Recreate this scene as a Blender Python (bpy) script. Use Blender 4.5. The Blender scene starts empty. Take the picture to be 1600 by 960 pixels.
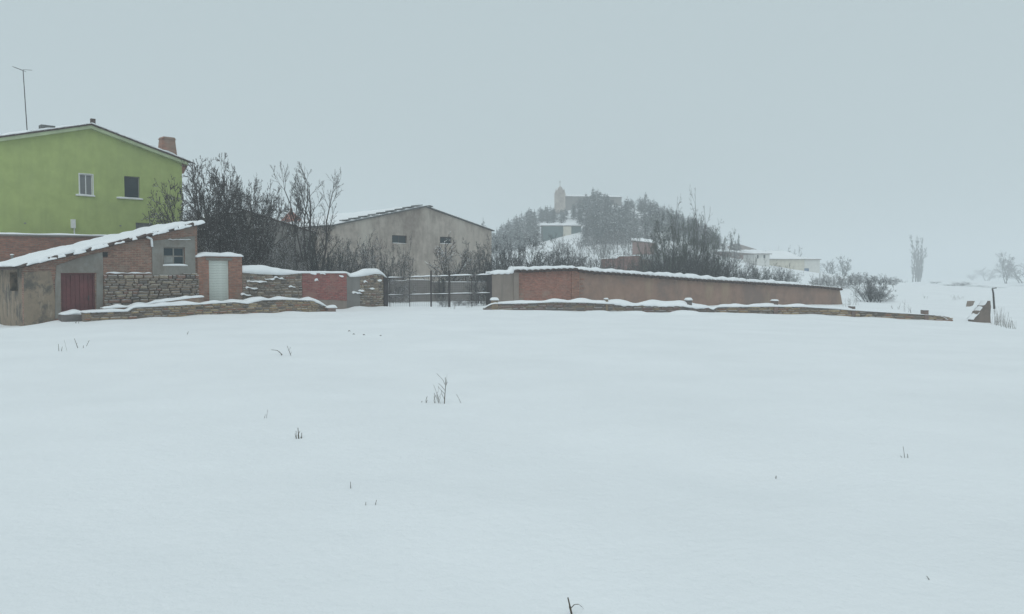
import bpy, math, random
import numpy as np
from mathutils import Vector, Matrix, noise as mn

# ------------------------------------------------------------------ camera, sky, sun, exposure
sc = bpy.context.scene
C = sc.collection
F, PITCH, CAMZ = 1250.0, math.radians(2.29), 1.7
cam = bpy.data.objects.new('camera', bpy.data.cameras.new('camera')); C.objects.link(cam)
cam.data.sensor_width = 36.0; cam.data.lens = F / 1600 * 36.0
cam.data.clip_start = 0.1; cam.data.clip_end = 6000
cam.location = (0, 0, CAMZ); cam.rotation_euler = (math.pi / 2 - PITCH, 0, 0)
sc.camera = cam

SUN_EL, SUN_AZ = math.radians(52), math.radians(200)
w = bpy.data.worlds.new('World'); sc.world = w; w.use_nodes = True
nt = w.node_tree; nt.nodes.clear()
wo = nt.nodes.new('ShaderNodeOutputWorld'); bg = nt.nodes.new('ShaderNodeBackground')
sk = nt.nodes.new('ShaderNodeTexSky'); sk.sky_type = 'NISHITA'; sk.sun_disc = False
sk.sun_elevation = SUN_EL; sk.sun_rotation = SUN_AZ; sk.dust_density = 6; sk.air_density = 1
hs = nt.nodes.new('ShaderNodeHueSaturation'); hs.inputs['Saturation'].default_value = 0.25
mx = nt.nodes.new('ShaderNodeMix'); mx.data_type = 'RGBA'; mx.inputs[0].default_value = 0.94
mx.inputs[7].default_value = (4.50, 5.40, 5.70, 1)          # even snow-cloud grey
nt.links.new(sk.outputs[0], hs.inputs['Color']); nt.links.new(hs.outputs[0], mx.inputs[6])
nt.links.new(mx.outputs[2], bg.inputs[0]); bg.inputs[1].default_value = 0.1
nt.links.new(bg.outputs[0], wo.inputs[0])

sl = bpy.data.lights.new('sun', 'SUN'); sl.energy = 0.75; sl.angle = math.radians(70); sl.color = (1.0, 0.985, 0.96)
so = bpy.data.objects.new('sun', sl); C.objects.link(so)
so.rotation_euler = (math.pi / 2 - SUN_EL, 0, math.pi - SUN_AZ + math.pi * 0)
sc.view_settings.view_transform = 'Standard'; sc.view_settings.look = 'None'
sc.view_settings.exposure = 0.14; sc.view_settings.gamma = 1.0
sc.view_settings.use_curve_mapping = False
sc.cycles.volume_bounces = 2; sc.cycles.max_bounces = 8; sc.cycles.diffuse_bounces = 4
sc.cycles.transparent_max_bounces = 8
try:
    sc.cycles.use_denoising = True; sc.cycles.denoiser = 'OPENIMAGEDENOISE'
    sc.cycles.denoising_input_passes = 'RGB_ALBEDO_NORMAL'
except Exception:
    pass

CP, SP = math.cos(PITCH), math.sin(PITCH)
def ray(px, py):
    u, v = (px - 800) / F, (480 - py) / F
    return Vector((u, CP + v * SP, -SP + v * CP))
def at(px, py, d):
    r = ray(px, py); return Vector((0, 0, CAMZ)) + r * (d / r.y)

# ------------------------------------------------------------------ helpers: materials
def nodes(name):
    m = bpy.data.materials.new(name); m.use_nodes = True
    t = m.node_tree; t.nodes.clear()
    o = t.nodes.new('ShaderNodeOutputMaterial'); b = t.nodes.new('ShaderNodeBsdfPrincipled')
    t.links.new(b.outputs[0], o.inputs[0])
    b.inputs['Specular IOR Level'].default_value = 0.25
    return m, t, b
def N(t, typ, **kw):
    n = t.nodes.new(typ)
    for k, v in kw.items():
        if k.startswith('i_'):
            key = k[2:].replace('_', ' ')
            n.inputs[int(key) if key.isdigit() else key].default_value = v
        else: setattr(n, k, v)
    return n
def mixc(t, fac, a, b, mode='MIX'):
    n = t.nodes.new('ShaderNodeMix'); n.data_type = 'RGBA'; n.blend_type = mode
    for i, v in ((0, fac), (6, a), (7, b)):
        if hasattr(v, 'links'): t.links.new(v, n.inputs[i])
        elif i == 0: n.inputs[0].default_value = v
        else: n.inputs[i].default_value = (*v, 1)
    return n.outputs[2]
def ramp(t, fac, lo, hi, a=0.0, b=1.0):
    n = N(t, 'ShaderNodeMapRange'); n.clamp = True
    t.links.new(fac, n.inputs[0])
    for i, v in ((1, lo), (2, hi), (3, a), (4, b)): n.inputs[i].default_value = v
    return n.outputs[0]
def coords(t, sx=1, sy=1, sz=1):
    c = N(t, 'ShaderNodeTexCoord'); m = N(t, 'ShaderNodeMapping')
    m.inputs['Scale'].default_value = (sx, sy, sz); t.links.new(c.outputs['Object'], m.inputs[0]); return m.outputs[0]
def noi(t, scale, vec=None, detail=5, rough=0.6):
    n = N(t, 'ShaderNodeTexNoise'); n.inputs['Scale'].default_value = scale
    n.inputs['Detail'].default_value = detail; n.inputs['Roughness'].default_value = rough
    if vec is None: vec = coords(t)
    t.links.new(vec, n.inputs['Vector']); return n.outputs[0]
def bump(t, b, h, strength=0.4, dist=0.02):
    n = N(t, 'ShaderNodeBump'); n.inputs['Strength'].default_value = strength; n.inputs['Distance'].default_value = dist
    t.links.new(h, n.inputs['Height']); t.links.new(n.outputs[0], b.inputs['Normal'])
SNOWC = (0.84, 0.865, 0.885)
def snow_top(t, col, lo, hi, nscale=6, namp=0.5):
    """snow lying on faces that look upward"""
    g = N(t, 'ShaderNodeNewGeometry'); s = N(t, 'ShaderNodeSeparateXYZ'); t.links.new(g.outputs['True Normal'], s.inputs[0])
    a = N(t, 'ShaderNodeMath', operation='MULTIPLY_ADD'); t.links.new(noi(t, nscale, detail=2), a.inputs[0])
    a.inputs[1].default_value = namp; t.links.new(s.outputs[2], a.inputs[2])
    return mixc(t, ramp(t, a.outputs[0], lo + namp * .5, hi + namp * .5), col, SNOWC)

def m_plain(name, c, rough=0.7, var=0.25, scale=8, metal=0):
    m, t, b = nodes(name)
    d = tuple(x * (1 - var) for x in c); e = tuple(min(1, x * (1 + var)) for x in c)
    t.links.new(mixc(t, ramp(t, noi(t, scale), .3, .7), d, e), b.inputs['Base Color'])
    b.inputs['Roughness'].default_value = rough; b.inputs['Metallic'].default_value = metal
    return m
def m_snow(name='snow', fine=True):
    m, t, b = nodes(name)
    col = mixc(t, ramp(t, noi(t, .35, detail=6), .35, .65), (0.815, 0.84, 0.86), (0.86, 0.885, 0.905))
    t.links.new(col, b.inputs['Base Color']); b.inputs['Roughness'].default_value = 0.75
    h = N(t, 'ShaderNodeMath', operation='MULTIPLY_ADD'); t.links.new(noi(t, 14, detail=4), h.inputs[0]); h.inputs[1].default_value = .42
    t.links.new(noi(t, 2.2, detail=6), h.inputs[2])
    bump(t, b, h.outputs[0], 0.42, 0.06)
    return m
def m_stucco(name, c, stain=(0.2, 0.2, 0.19), amt=0.5, blotch=None, streak=True, pale=None):
    """rendered wall: blotches, rain streaks and fine grain"""
    m, t, b = nodes(name)
    base = mixc(t, ramp(t, noi(t, 1.3, detail=8), .3, .7), tuple(x * .86 for x in c), tuple(min(1, x * 1.12) for x in c))
    st = noi(t, 1.0, coords(t, 2.4, 2.4, .35 if streak else 1.6), detail=7, rough=.7)
    col = mixc(t, ramp(t, st, .50, .72, 0, amt), base, stain)
    if blotch:
        v2 = N(t, 'ShaderNodeVectorMath', operation='ADD'); t.links.new(coords(t, 1, 1, .8), v2.inputs[0]); v2.inputs[1].default_value = (13.7, 4.1, 7.9)
        col = mixc(t, ramp(t, noi(t, blotch[0], v2.outputs[0], detail=9, rough=.72), blotch[1], blotch[2], 0, blotch[3]), col, blotch[4])
    if pale:
        v3 = N(t, 'ShaderNodeVectorMath', operation='ADD'); t.links.new(coords(t, 1.6, 1.6, .45), v3.inputs[0]); v3.inputs[1].default_value = (3.2, 24.1, 1.9)
        col = mixc(t, ramp(t, noi(t, pale[0], v3.outputs[0], detail=8, rough=.7), pale[1], pale[2], 0, pale[3]), col, pale[4])
    g = noi(t, 34, detail=3); col = mixc(t, ramp(t, g, .3, .7, 0, .25), col, tuple(x * .6 for x in c))
    t.links.new(col, b.inputs['Base Color']); b.inputs['Roughness'].default_value = .92
    bump(t, b, g, .35, .01); return m
def m_brick(name, c1, c2, mortar, bw=.25, bh=.075, plaster=None, pamt=(.55, .7), stain=.35):
    """running-bond brickwork in wall coordinates, worn and partly smeared over"""
    m, t, b = nodes(name)
    c = N(t, 'ShaderNodeTexCoord'); s = N(t, 'ShaderNodeSeparateXYZ'); t.links.new(c.outputs['Object'], s.inputs[0])
    a = N(t, 'ShaderNodeMath', operation='ADD'); t.links.new(s.outputs[0], a.inputs[0]); t.links.new(s.outputs[1], a.inputs[1])
    k = N(t, 'ShaderNodeCombineXYZ'); t.links.new(a.outputs[0], k.inputs[0]); t.links.new(s.outputs[2], k.inputs[1])
    br = N(t, 'ShaderNodeTexBrick'); t.links.new(k.outputs[0], br.inputs['Vector'])
    br.inputs['Color1'].default_value = (*c1, 1); br.inputs['Color2'].default_value = (*c2, 1); br.inputs['Mortar'].default_value = (*mortar, 1)
    br.inputs['Scale'].default_value = 1; br.inputs['Brick Width'].default_value = bw; br.inputs['Row Height'].default_value = bh
    br.inputs['Mortar Size'].default_value = .011; br.inputs['Mortar Smooth'].default_value = .2; br.inputs['Bias'].default_value = -.1
    col = mixc(t, ramp(t, noi(t, 1.7, detail=7, rough=.7), .45, .72, 0, stain), br.outputs[0], (.09, .085, .08))
    col = mixc(t, ramp(t, noi(t, 5.5, detail=4), .5, .75, 0, .35), col, tuple(min(1, x * 1.7) for x in c1))
    crs = noi(t, 1.0, coords(t, 3.2, 3.2, 15), detail=5, rough=.75)
    col = mixc(t, ramp(t, crs, .50, .66, 0, .75), col, tuple(x * .42 for x in c1)); col = mixc(t, ramp(t, crs, .30, .44, .55, 0), col, tuple(min(1, x * 1.6) for x in mortar))
    if plaster: col = mixc(t, ramp(t, noi(t, .9, detail=7, rough=.65), *pamt), col, plaster)
    t.links.new(col, b.inputs['Base Color']); b.inputs['Roughness'].default_value = .93
    h = N(t, 'ShaderNodeMath', operation='SUBTRACT'); t.links.new(noi(t, 22), h.inputs[0]); t.links.new(br.outputs['Fac'], h.inputs[1])
    bump(t, b, h.outputs[0], .7, .012); return m
def m_stone(name, cols, snow=(.80, .95)):
    """single stones: each object takes its own tone"""
    m, t, b = nodes(name)
    o = N(t, 'ShaderNodeObjectInfo'); r = N(t, 'ShaderNodeValToRGB'); t.links.new(o.outputs['Random'], r.inputs[0])
    r.color_ramp.interpolation = 'CONSTANT'; e = r.color_ramp.elements
    e[0].color = (*cols[0], 1); e[1].color = (*cols[1], 1); e[0].position = 0; e[1].position = 1 / len(cols)
    for i in range(2, len(cols)):
        q = e.new(i / len(cols)); q.color = (*cols[i], 1)
    w_ = N(t, 'ShaderNodeTexCoord'); n1 = N(t, 'ShaderNodeTexNoise'); n1.inputs['Scale'].default_value = 3.2; n1.inputs['Detail'].default_value = 6
    add = N(t, 'ShaderNodeVectorMath', operation='ADD'); t.links.new(w_.outputs['Object'], add.inputs[0]); t.links.new(o.outputs['Location'], add.inputs[1])
    t.links.new(add.outputs[0], n1.inputs['Vector'])
    col = mixc(t, ramp(t, n1.outputs[0], .35, .7, 0, .6), r.outputs[0], (.11, .105, .10))
    t.links.new(snow_top(t, col, snow[0], snow[1], 5, .25), b.inputs['Base Color'])
    b.inputs['Roughness'].default_value = .95; bump(t, b, n1.outputs[0], .5, .03); return m
def m_bark(name, c, lo=.48, hi=.66, namp=.6, nscale=7):
    m, t, b = nodes(name)
    o = N(t, 'ShaderNodeObjectInfo')
    base = mixc(t, o.outputs['Random'], tuple(x * .8 for x in c), tuple(x * 1.2 for x in c))
    t.links.new(snow_top(t, base, lo, hi, nscale, namp), b.inputs['Base Color']); b.inputs['Roughness'].default_value = .95; return m

M = {}
M['snow'] = m_snow()
M['green'] = m_stucco('green_render', (.40, .485, .175), (.28, .335, .14), .4, blotch=(.22, .48, .65, .4, (.31, .375, .165)), pale=(.25, .53, .68, .45, (.46, .52, .21)))
M['soffit'] = m_stucco('soffit_render', (.46, .54, .34), (.22, .24, .18), .3)
M['barn'] = m_stucco('barn_render', (.49, .435, .385), (.23, .20, .178), .75, blotch=(.30, .45, .62, .8, (.21, .172, .15)), pale=(.24, .50, .64, .8, (.56, .52, .46)))
M['grey_render'] = m_stucco('grey_render', (.22, .21, .20), (.12, .115, .11), .6, blotch=(.5, .48, .64, .6, (.15, .135, .125)))
M['cement'] = m_stucco('cement', (.24, .235, .215), (.15, .135, .12), .55, blotch=(.9, .46, .6, .75, (.165, .14, .12)), pale=(.8, .52, .64, .5, (.31, .295, .265)), streak=False)
M['old_plaster'] = m_stucco('old_plaster', (.27, .215, .16), (.13, .115, .10), .9, blotch=(1.1, .48, .58, .9, (.075, .075, .072)), pale=(1.3, .55, .66, .8, (.44, .38, .30)), streak=False)
M['cream'] = m_stucco('cream_render', (.60, .57, .48), (.42, .40, .36), .4)
M['white_render'] = m_stucco('white_render', (.66, .66, .63), (.42, .42, .42), .4)
M['mud'] = m_stucco('mud_render', (.32, .215, .17), (.18, .135, .115), .5, blotch=(.6, .46, .6, .8, (.20, .158, .14)), pale=(.4, .52, .64, .7, (.37, .285, .20)), streak=False)
M['mud2'] = m_stucco('mud_render_grey', (.29, .245, .215), (.17, .155, .14), .6)
M['brick_shed'] = m_brick('brick_shed', (.295, .152, .108), (.165, .098, .078), (.28, .235, .195), plaster=(.25, .195, .16), pamt=(.54, .66))
M['brick_red'] = m_brick('brick_red', (.35, .105, .09), (.20, .075, .07), (.27, .19, .18), .26, .085, stain=.5, plaster=(.30, .17, .14), pamt=(.5, .66))
M['brick_pier'] = m_brick('brick_pier', (.37, .165, .11), (.24, .12, .09), (.24, .20, .17), plaster=(.28, .235, .19), pamt=(.5, .7))
M['brick_panel'] = m_brick('brick_panel', (.38, .165, .12), (.27, .13, .10), (.31, .22, .185), .26, .085, stain=.4, plaster=(.32, .225, .18), pamt=(.54, .7))
M['brick_far'] = m_brick('brick_far', (.26, .13, .11), (.21, .11, .095), (.22, .17, .15), stain=.4)
M['stone_grey'] = m_stone('stone_grey', [(.22, .175, .135), (.30, .235, .175), (.13, .11, .095), (.25, .15, .115), (.36, .30, .225), (.19, .16, .13), (.28, .22, .17)])
M['stone_ochre'] = m_stone('stone_ochre', [(.38, .27, .155), (.26, .19, .12), (.31, .165, .105), (.19, .155, .12), (.43, .33, .20), (.13, .11, .09), (.34, .25, .16)])
M['stone_dull'] = m_stone('stone_dull', [(.22, .155, .135), (.18, .15, .135), (.26, .20, .14), (.20, .13, .115), (.16, .145, .14)])
M['stone_rough'] = m_stucco('rough_ruin', (.21, .17, .145), (.10, .085, .08), .8, blotch=(1.6, .46, .58, .8, (.13, .11, .10)), streak=False)
M['mortar'] = m_stucco('mortar', (.235, .195, .16), (.11, .10, .09), .6, streak=False)
M['tile'] = m_plain('roof_tile', (.085, .062, .056), .85, .45, 5)
M['tile_red'] = m_plain('terracotta', (.33, .12, .085), .85, .3, 3)
M['tile_grey'] = m_plain('weathered_tile', (.20, .165, .15), .85, .3, 3)
M['sheet'] = m_plain('fibre_cement', (.12, .125, .125), .85, .35, 4)
M['rust_door'] = m_plain('oxide_red_door', (.13, .042, .045), .6, .28, 3)
M['white_door'] = m_plain('white_shutter', (.56, .60, .56), .5, .12, 3)
M['frame'] = m_plain('white_frame', (.72, .73, .72), .5, .06, 4)
M['dark_frame'] = m_plain('grey_frame', (.22, .23, .22), .6, .2, 6)
M['iron'] = m_plain('rusty_iron', (.055, .05, .052), .7, .4, 12)
M['dark'] = m_plain('dark_interior', (.02, .022, .025), .9, .3, 3)
M['teal'] = m_plain('dark_green_sheet', (.05, .10, .10), .7, .35, 2)
M['blue_door'] = m_plain('blue_door', (.10, .17, .27), .6, .2, 3)
M['board'] = m_plain('grey_board', (.26, .27, .26), .8, .25, 5)
M['dry'] = m_plain('dry_stalk', (.10, .085, .065), .9, .35, 9)
g_, t_, b_ = nodes('window_glass'); b_.inputs['Base Color'].default_value = (.016, .034, .044, 1); b_.inputs['Roughness'].default_value = .18
b_.inputs['Specular IOR Level'].default_value = .25; M['glass'] = g_
g_, t_, b_ = nodes('dusty_glass'); b_.inputs['Base Color'].default_value = (.17, .18, .185, 1); b_.inputs['Roughness'].default_value = .4; M['glass_dusty'] = g_
M['bark'] = m_bark('bark_dark', (.048, .042, .041))
M['bark_warm'] = m_bark('bark_warm', (.060, .050, .044), .6, .8)
M['bark_snowy'] = m_bark('bark_snowy', (.055, .052, .052), .22, .45)
M['scrub_dark'] = m_bark('scrub_dark', (.036, .040, .043), .55, .75)
M['scrub_green'] = m_bark('scrub_green', (.055, .068, .056), .5, .75)
M['pine'] = m_bark('pine_needles', (.015, .029, .035), .74, .96, .6, 2)
M['pine_frosted'] = m_bark('pine_needles_frosted', (.020, .035, .041), .58, .86, .8, 2)

# ------------------------------------------------------------------ helpers: meshes and objects
def obj(name, v, f, mat, parent=None, smooth=False):
    me = bpy.data.meshes.new(name); me.from_pydata([tuple(p) for p in v], [], f); me.update()
    if smooth: me.polygons.foreach_set('use_smooth', [True] * len(me.polygons))
    me.materials.append(mat if not isinstance(mat, str) else M[mat])
    o = bpy.data.objects.new(name, me); C.objects.link(o)
    if parent: o.parent = parent
    return o
def tag(o, label, cat=None, group=None, kind=None):
    o['label'] = label
    if cat: o['category'] = cat
    if group: o['group'] = group
    if kind: o['kind'] = kind
    return o
def thing(name, label, cat, loc=(0, 0, 0), rz=0, group=None):
    o = bpy.data.objects.new(name, None); C.objects.link(o); o.location = loc; o.rotation_euler = (0, 0, rz)
    o.empty_display_size = .2
    return tag(o, label, cat, group, 'thing')
class B:
    def __init__(s): s.v = []; s.f = []
    def poly(s, pts):
        n = len(s.v); s.v += [tuple(p) for p in pts]; s.f.append(tuple(range(n, n + len(pts)))); return s
    def box(s, x0, x1, y0, y1, z0, z1):
        n = len(s.v)
        s.v += [(x0, y0, z0), (x1, y0, z0), (x1, y1, z0), (x0, y1, z0), (x0, y0, z1), (x1, y0, z1), (x1, y1, z1), (x0, y1, z1)]
        s.f += [tuple(n + i for i in q) for q in ((3, 2, 1, 0), (4, 5, 6, 7), (0, 1, 5, 4), (1, 2, 6, 5), (2, 3, 7, 6), (3, 0, 4, 7))]; return s
    def prism(s, poly, y0, y1):
        """(x,z) outline, counter-clockwise seen from -y, extruded along y"""
        n = len(s.v); k = len(poly)
        s.v += [(x, y0, z) for x, z in poly] + [(x, y1, z) for x, z in poly]
        s.f.append(tuple(n + i for i in range(k))); s.f.append(tuple(n + k + i for i in reversed(range(k))))
        for i in range(k):
            j = (i + 1) % k; s.f.append((n + i, n + k + i, n + k + j, n + j))
        return s
    def rod(s, a, b, r0, r1=None, k=6):
        r1 = r0 if r1 is None else r1; a, b = Vector(a), Vector(b); d = (b - a).normalized()
        u = d.cross(Vector((0, 0, 1))); u = u.normalized() if u.length > 1e-3 else Vector((1, 0, 0)); w_ = d.cross(u)
        n = len(s.v)
        for p, r in ((a, r0), (b, r1)):
            for i in range(k):
                q = 2 * math.pi * i / k; s.v.append(tuple(p + (u * math.cos(q) + w_ * math.sin(q)) * r))
        for i in range(k): s.f.append((n + i, n + (i + 1) % k, n + k + (i + 1) % k, n + k + i))
        s.f.append(tuple(n + i for i in reversed(range(k)))); s.f.append(tuple(n + k + i for i in range(k))); return s
    def put(s, name, mat, parent=None, smooth=False): return obj(name, s.v, s.f, mat, parent, smooth)
def lerp_line(pts, x):
    if x <= pts[0][0]: return pts[0][1]
    for (a, za), (b, zb) in zip(pts, pts[1:]):
        if x <= b: return za + (zb - za) * (x - a) / (b - a)
    return pts[-1][1]
def facade(top, bot, holes, y0, y1, b=None):
    """wall sheet of thickness y0..y1 between two polylines, with rectangular openings and reveals"""
    b = b or B()
    xs = sorted({p[0] for p in top} | {p[0] for p in bot} | {h[0] for h in holes} | {h[1] for h in holes})
    x_lo, x_hi = max(top[0][0], bot[0][0]), min(top[-1][0], bot[-1][0])
    xs = [x for x in xs if x_lo - 1e-6 <= x <= x_hi + 1e-6]
    for a, c in zip(xs, xs[1:]):
        if c - a < 1e-5: continue
        hs_ = sorted([h for h in holes if h[0] <= a + 1e-6 and h[1] >= c - 1e-6], key=lambda h: h[2])
        lo = (lerp_line(bot, a), lerp_line(bot, c))
        segs = []
        for h in hs_:
            segs.append((lo, (h[2], h[2]))); lo = (h[3], h[3])
        segs.append((lo, (lerp_line(top, a), lerp_line(top, c))))
        for (p, q), (r, s_) in segs:
            b.poly([(a, y0, p), (c, y0, q), (c, y0, s_), (a, y0, r)]); b.poly([(c, y1, q), (a, y1, p), (a, y1, r), (c, y1, s_)])
        b.poly([(a, y0, lerp_line(top, a)), (c, y0, lerp_line(top, c)), (c, y1, lerp_line(top, c)), (a, y1, lerp_line(top, a))])
    for x0, x1, z0, z1 in holes:
        b.poly([(x0, y0, z0), (x1, y0, z0), (x1, y1, z0), (x0, y1, z0)]); b.poly([(x0, y1, z1), (x1, y1, z1), (x1, y0, z1), (x0, y0, z1)])
        b.poly([(x0, y0, z0), (x0, y1, z0), (x0, y1, z1), (x0, y0, z1)]); b.poly([(x1, y1, z0), (x1, y0, z0), (x1, y0, z1), (x1, y1, z1)])
    for x in (xs[0], xs[-1]):
        b.poly([(x, y0, lerp_line(bot, x)), (x, y1, lerp_line(bot, x)), (x, y1, lerp_line(top, x)), (x, y0, lerp_line(top, x))])
    return b
def nz(x, y, z=0.0, s=1.0): return mn.noise(Vector((x * s, y * s, z * s)))
def snow_sheet(name, fn, nu, nv, th, parent, seed=0, rag=.05, namp=.3, round_u=True, nsc=1.0, both=True):
    """a lying layer of snow: fn(u,v) gives the surface under it, edges rounded and ragged"""
    v = []; f = []
    def edge(q): return .42 + .58 * max(0.0, 1 - (2 * q - 1) ** 4) ** .5
    for k in (0, 1):
        for i in range(nu + 1):
            u = i / nu
            for j in range(nv + 1):
                q = j / nv
                uu, qq = u, q
                p = Vector(fn(uu, qq))
                cpt = Vector(fn(uu, .5)); d = (p - cpt)
                if (j == 0 or j == nv) and d.length > 1e-6:
                    p = p + d.normalized() * rag * nz(p.x * 1.0 + seed, p.y + 7.1, p.z, 3.3)
                if k:
                    h = (th(u) if callable(th) else th) * (1 + namp * 2 * nz(p.x + seed, p.y, seed * .37, nsc)) * (edge(q) if both else (1 - q ** 6) ** .5 * .9 + .1 * edge(q))
                    if round_u: h *= edge(u)
                    p = p + Vector((0, 0, h + .004))
                v.append(p)
    n1 = (nu + 1) * (nv + 1)
    for i in range(nu):
        for j in range(nv):
            a = i * (nv + 1) + j; b = a + nv + 1
            f.append((n1 + a, n1 + b, n1 + b + 1, n1 + a + 1)); f.append((a + 1, b + 1, b, a))
    ring = [i * (nv + 1) for i in range(nu + 1)] + [nu * (nv + 1) + j for j in range(1, nv + 1)] + \
           [i * (nv + 1) + nv for i in range(nu - 1, -1, -1)] + [j for j in range(nv - 1, 0, -1)]
    for a, b in zip(ring, ring[1:] + ring[:1]): f.append((a, b, n1 + b, n1 + a))
    return obj(name, v, f, 'snow', parent, True)
class Frame:
    """a wall standing on the ground: local x runs along it, local +y goes behind it"""
    def __init__(s, x, y, deg): s.o = Vector((x, y, 0)); s.r = math.radians(deg); s.d = Vector((math.cos(s.r), math.sin(s.r), 0)); s.n = Vector((-math.sin(s.r), math.cos(s.r), 0))
    def xz(s, px, py, yoff=0.0):
        r = ray(px, py); c = Vector((0, 0, CAMZ)); o = s.o + s.n * yoff
        k = (o - c).dot(s.n) / r.dot(s.n); p = c + r * k
        return (p - o).dot(s.d), p.z
    def world(s, x, y, z=0): return s.o + s.d * x + s.n * y + Vector((0, 0, z))
    def thing(s, name, label, cat, group=None): return thing(name, label, cat, s.o, s.r, group)
def on_line(px, py, d):
    p = at(px, py, d); return p.x, p.y

# ------------------------------------------------------------------ ground
PROF = [(-60, -.5), (-30, -.5), (-20.7, -.42), (-17.5, -.17), (-9, -.13), (-1.3, -.06), (10, -.26), (16, -.45), (23, -.80), (27, -1.1), (60, -1.7), (200, -2.2)]
def sm(a, b, x):
    q = min(1, max(0, (x - a) / (b - a))); return q * q * (3 - 2 * q)
def ground(x, y):
    yy = max(42.0, y); xp = x * 42.0 / yy
    z = lerp_line(PROF, xp) * sm(3, 32, y) - .0026 * max(0, y - 42)
    z += 25.2 * math.exp(-(x - 30) ** 2 / 1800.0 - (y - 270) ** 2 / 6500.0)
    return z
BANKS = []       # (x0,y0,x1,y1,height,width): snow drifted against walls
def bank(x, y):
    h = 0
    for x0, y0, x1, y1, hh, ww in BANKS:
        dx, dy = x1 - x0, y1 - y0; q = min(1, max(0, ((x - x0) * dx + (y - y0) * dy) / (dx * dx + dy * dy)))
        d2 = (x - x0 - q * dx) ** 2 + (y - y0 - q * dy) ** 2
        if d2 < 9 * ww * ww:
            h = max(h, hh * math.exp(-d2 / (ww * ww)) * (.55 + .9 * max(-.5, nz(x * .9, y * .9, 3.3))))
    return h
HOLLOWS = []
for _px, _py, _r, _d in ((697, 634, .32, .06), (467, 684, .22, .05), (1205, 744, .55, .09), (1414, 719, .2, .03), (455, 560, .35, .05), (640, 600, .8, .05), (900, 700, .9, .04)):
    _q = ray(_px, _py); _k = -CAMZ / _q.z; HOLLOWS.append((_q.x * _k, _q.y * _k, _r, _d))
def surf(x, y):
    far = sm(60, 160, y)
    z = ground(x, y) + bank(x, y)
    z += .075 * nz(x, y * .8, 1.7, .16) + .05 * nz(x, y, 5.1, .5) + .016 * nz(x, y, 9.2, 1.7)
    if y < 20:
        for hx, hy, hr, hd in HOLLOWS:
            d2 = ((x - hx) ** 2 + (y - hy) ** 2) / (hr * hr)
            if d2 < 6: z -= hd * math.exp(-d2)
    return z + far * .5 * nz(x, y, 2.2, .02)

# line positions shared by ground banks and walls
sx0, sy0 = on_line(37, 430, 31.5); SH = Frame(sx0, sy0, 45)
lw0 = on_line(130, 430, 31.8); lw1 = on_line(511, 430, 39.6)
lwdeg = math.degrees(math.atan2(lw1[1] - lw0[1], lw1[0] - lw0[0])); LWL = Frame(*lw0, lwdeg)
lwlen = math.hypot(lw1[0] - lw0[0], lw1[1] - lw0[1])
rw0 = on_line(756, 430, 39.6); rw1 = on_line(1491, 430, 43.5)
rwdeg = math.degrees(math.atan2(rw1[1] - rw0[1], rw1[0] - rw0[0])); LWR = Frame(*rw0, rwdeg)
rwlen = math.hypot(rw1[0] - rw0[0], rw1[1] - rw0[1])
tw0 = on_line(768, 430, 44.0); tw1 = on_line(1314, 430, 60.0)
twdeg = math.degrees(math.atan2(tw1[1] - tw0[1], tw1[0] - tw0[0])); TW = Frame(*tw0, twdeg)
twlen = math.hypot(tw1[0] - tw0[0], tw1[1] - tw0[1])
pt0 = on_line(309, 430, 36.35); pt1 = on_line(378, 430, 37.8); gw1 = on_line(605, 430, 43.9)
BANKS += [(lw0[0] - .3, lw0[1] - .3, lw1[0], lw1[1] - .2, .10, .45), (rw0[0], rw0[1] - .25, rw1[0], rw1[1] - .25, .05, .5),
          (rw0[0] + 5.2, rw0[1] - .2, rw0[0] + 6.0, rw0[1] - .2, .24, .4), (rw0[0] + 9.5, rw0[1] - .2, rw0[0] + 10.4, rw0[1] - .2, .20, .4),
          (rw0[0] + 7, rw0[1] - .2, rw0[0] + 7.8, rw0[1] - .2, .2, .4),
          (gw1[0] - 3.6, gw1[1] - 4.2, gw1[0] + .3, gw1[1] - .3, .16, .5), (gw1[0], gw1[1] - .2, tw0[0], tw0[1] - .4, .14, .5),
          (SH.world(.9, -.5).x, SH.world(.9, -.5).y, SH.world(3.2, -.4).x, SH.world(3.2, -.4).y, .22, .55)]
def axis(spans):
    out = [spans[0][0]]
    for a, b, step0, step1 in spans:
        x = a; 
        while x < b - 1e-6:
            q = (x - a) / (b - a); st = step0 * (step1 / step0) ** q; x = min(b, x + st)
            if b - x < st * .3: x = b
            out.append(x)
    return out
gx = axis([(-980, -60, 90, 1.5), (-60, -26, 1.5, .3), (-26, 30, .3, .3), (30, 70, .3, 1.5), (70, 980, 1.5, 90)])
gy = axis([(-90, 0, 20, .6), (0, 3, .6, .2), (3, 26, .16, .28), (26, 50, .26, .3), (50, 110, .4, 1.6), (110, 340, 3, 5), (340, 1960, 6, 160)])
gv = [(x, y, surf(x, y)) for y in gy for x in gx]
nx_ = len(gx)
gf = [(j * nx_ + i, j * nx_ + i + 1, (j + 1) * nx_ + i + 1, (j + 1) * nx_ + i) for j in range(len(gy) - 1) for i in range(nx_ - 1)]
go = obj('snow_field', gv, gf, 'snow', None, True); go['kind'] = 'structure'
tag(go, 'untrodden snow covering the open field and the hill beyond')

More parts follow.
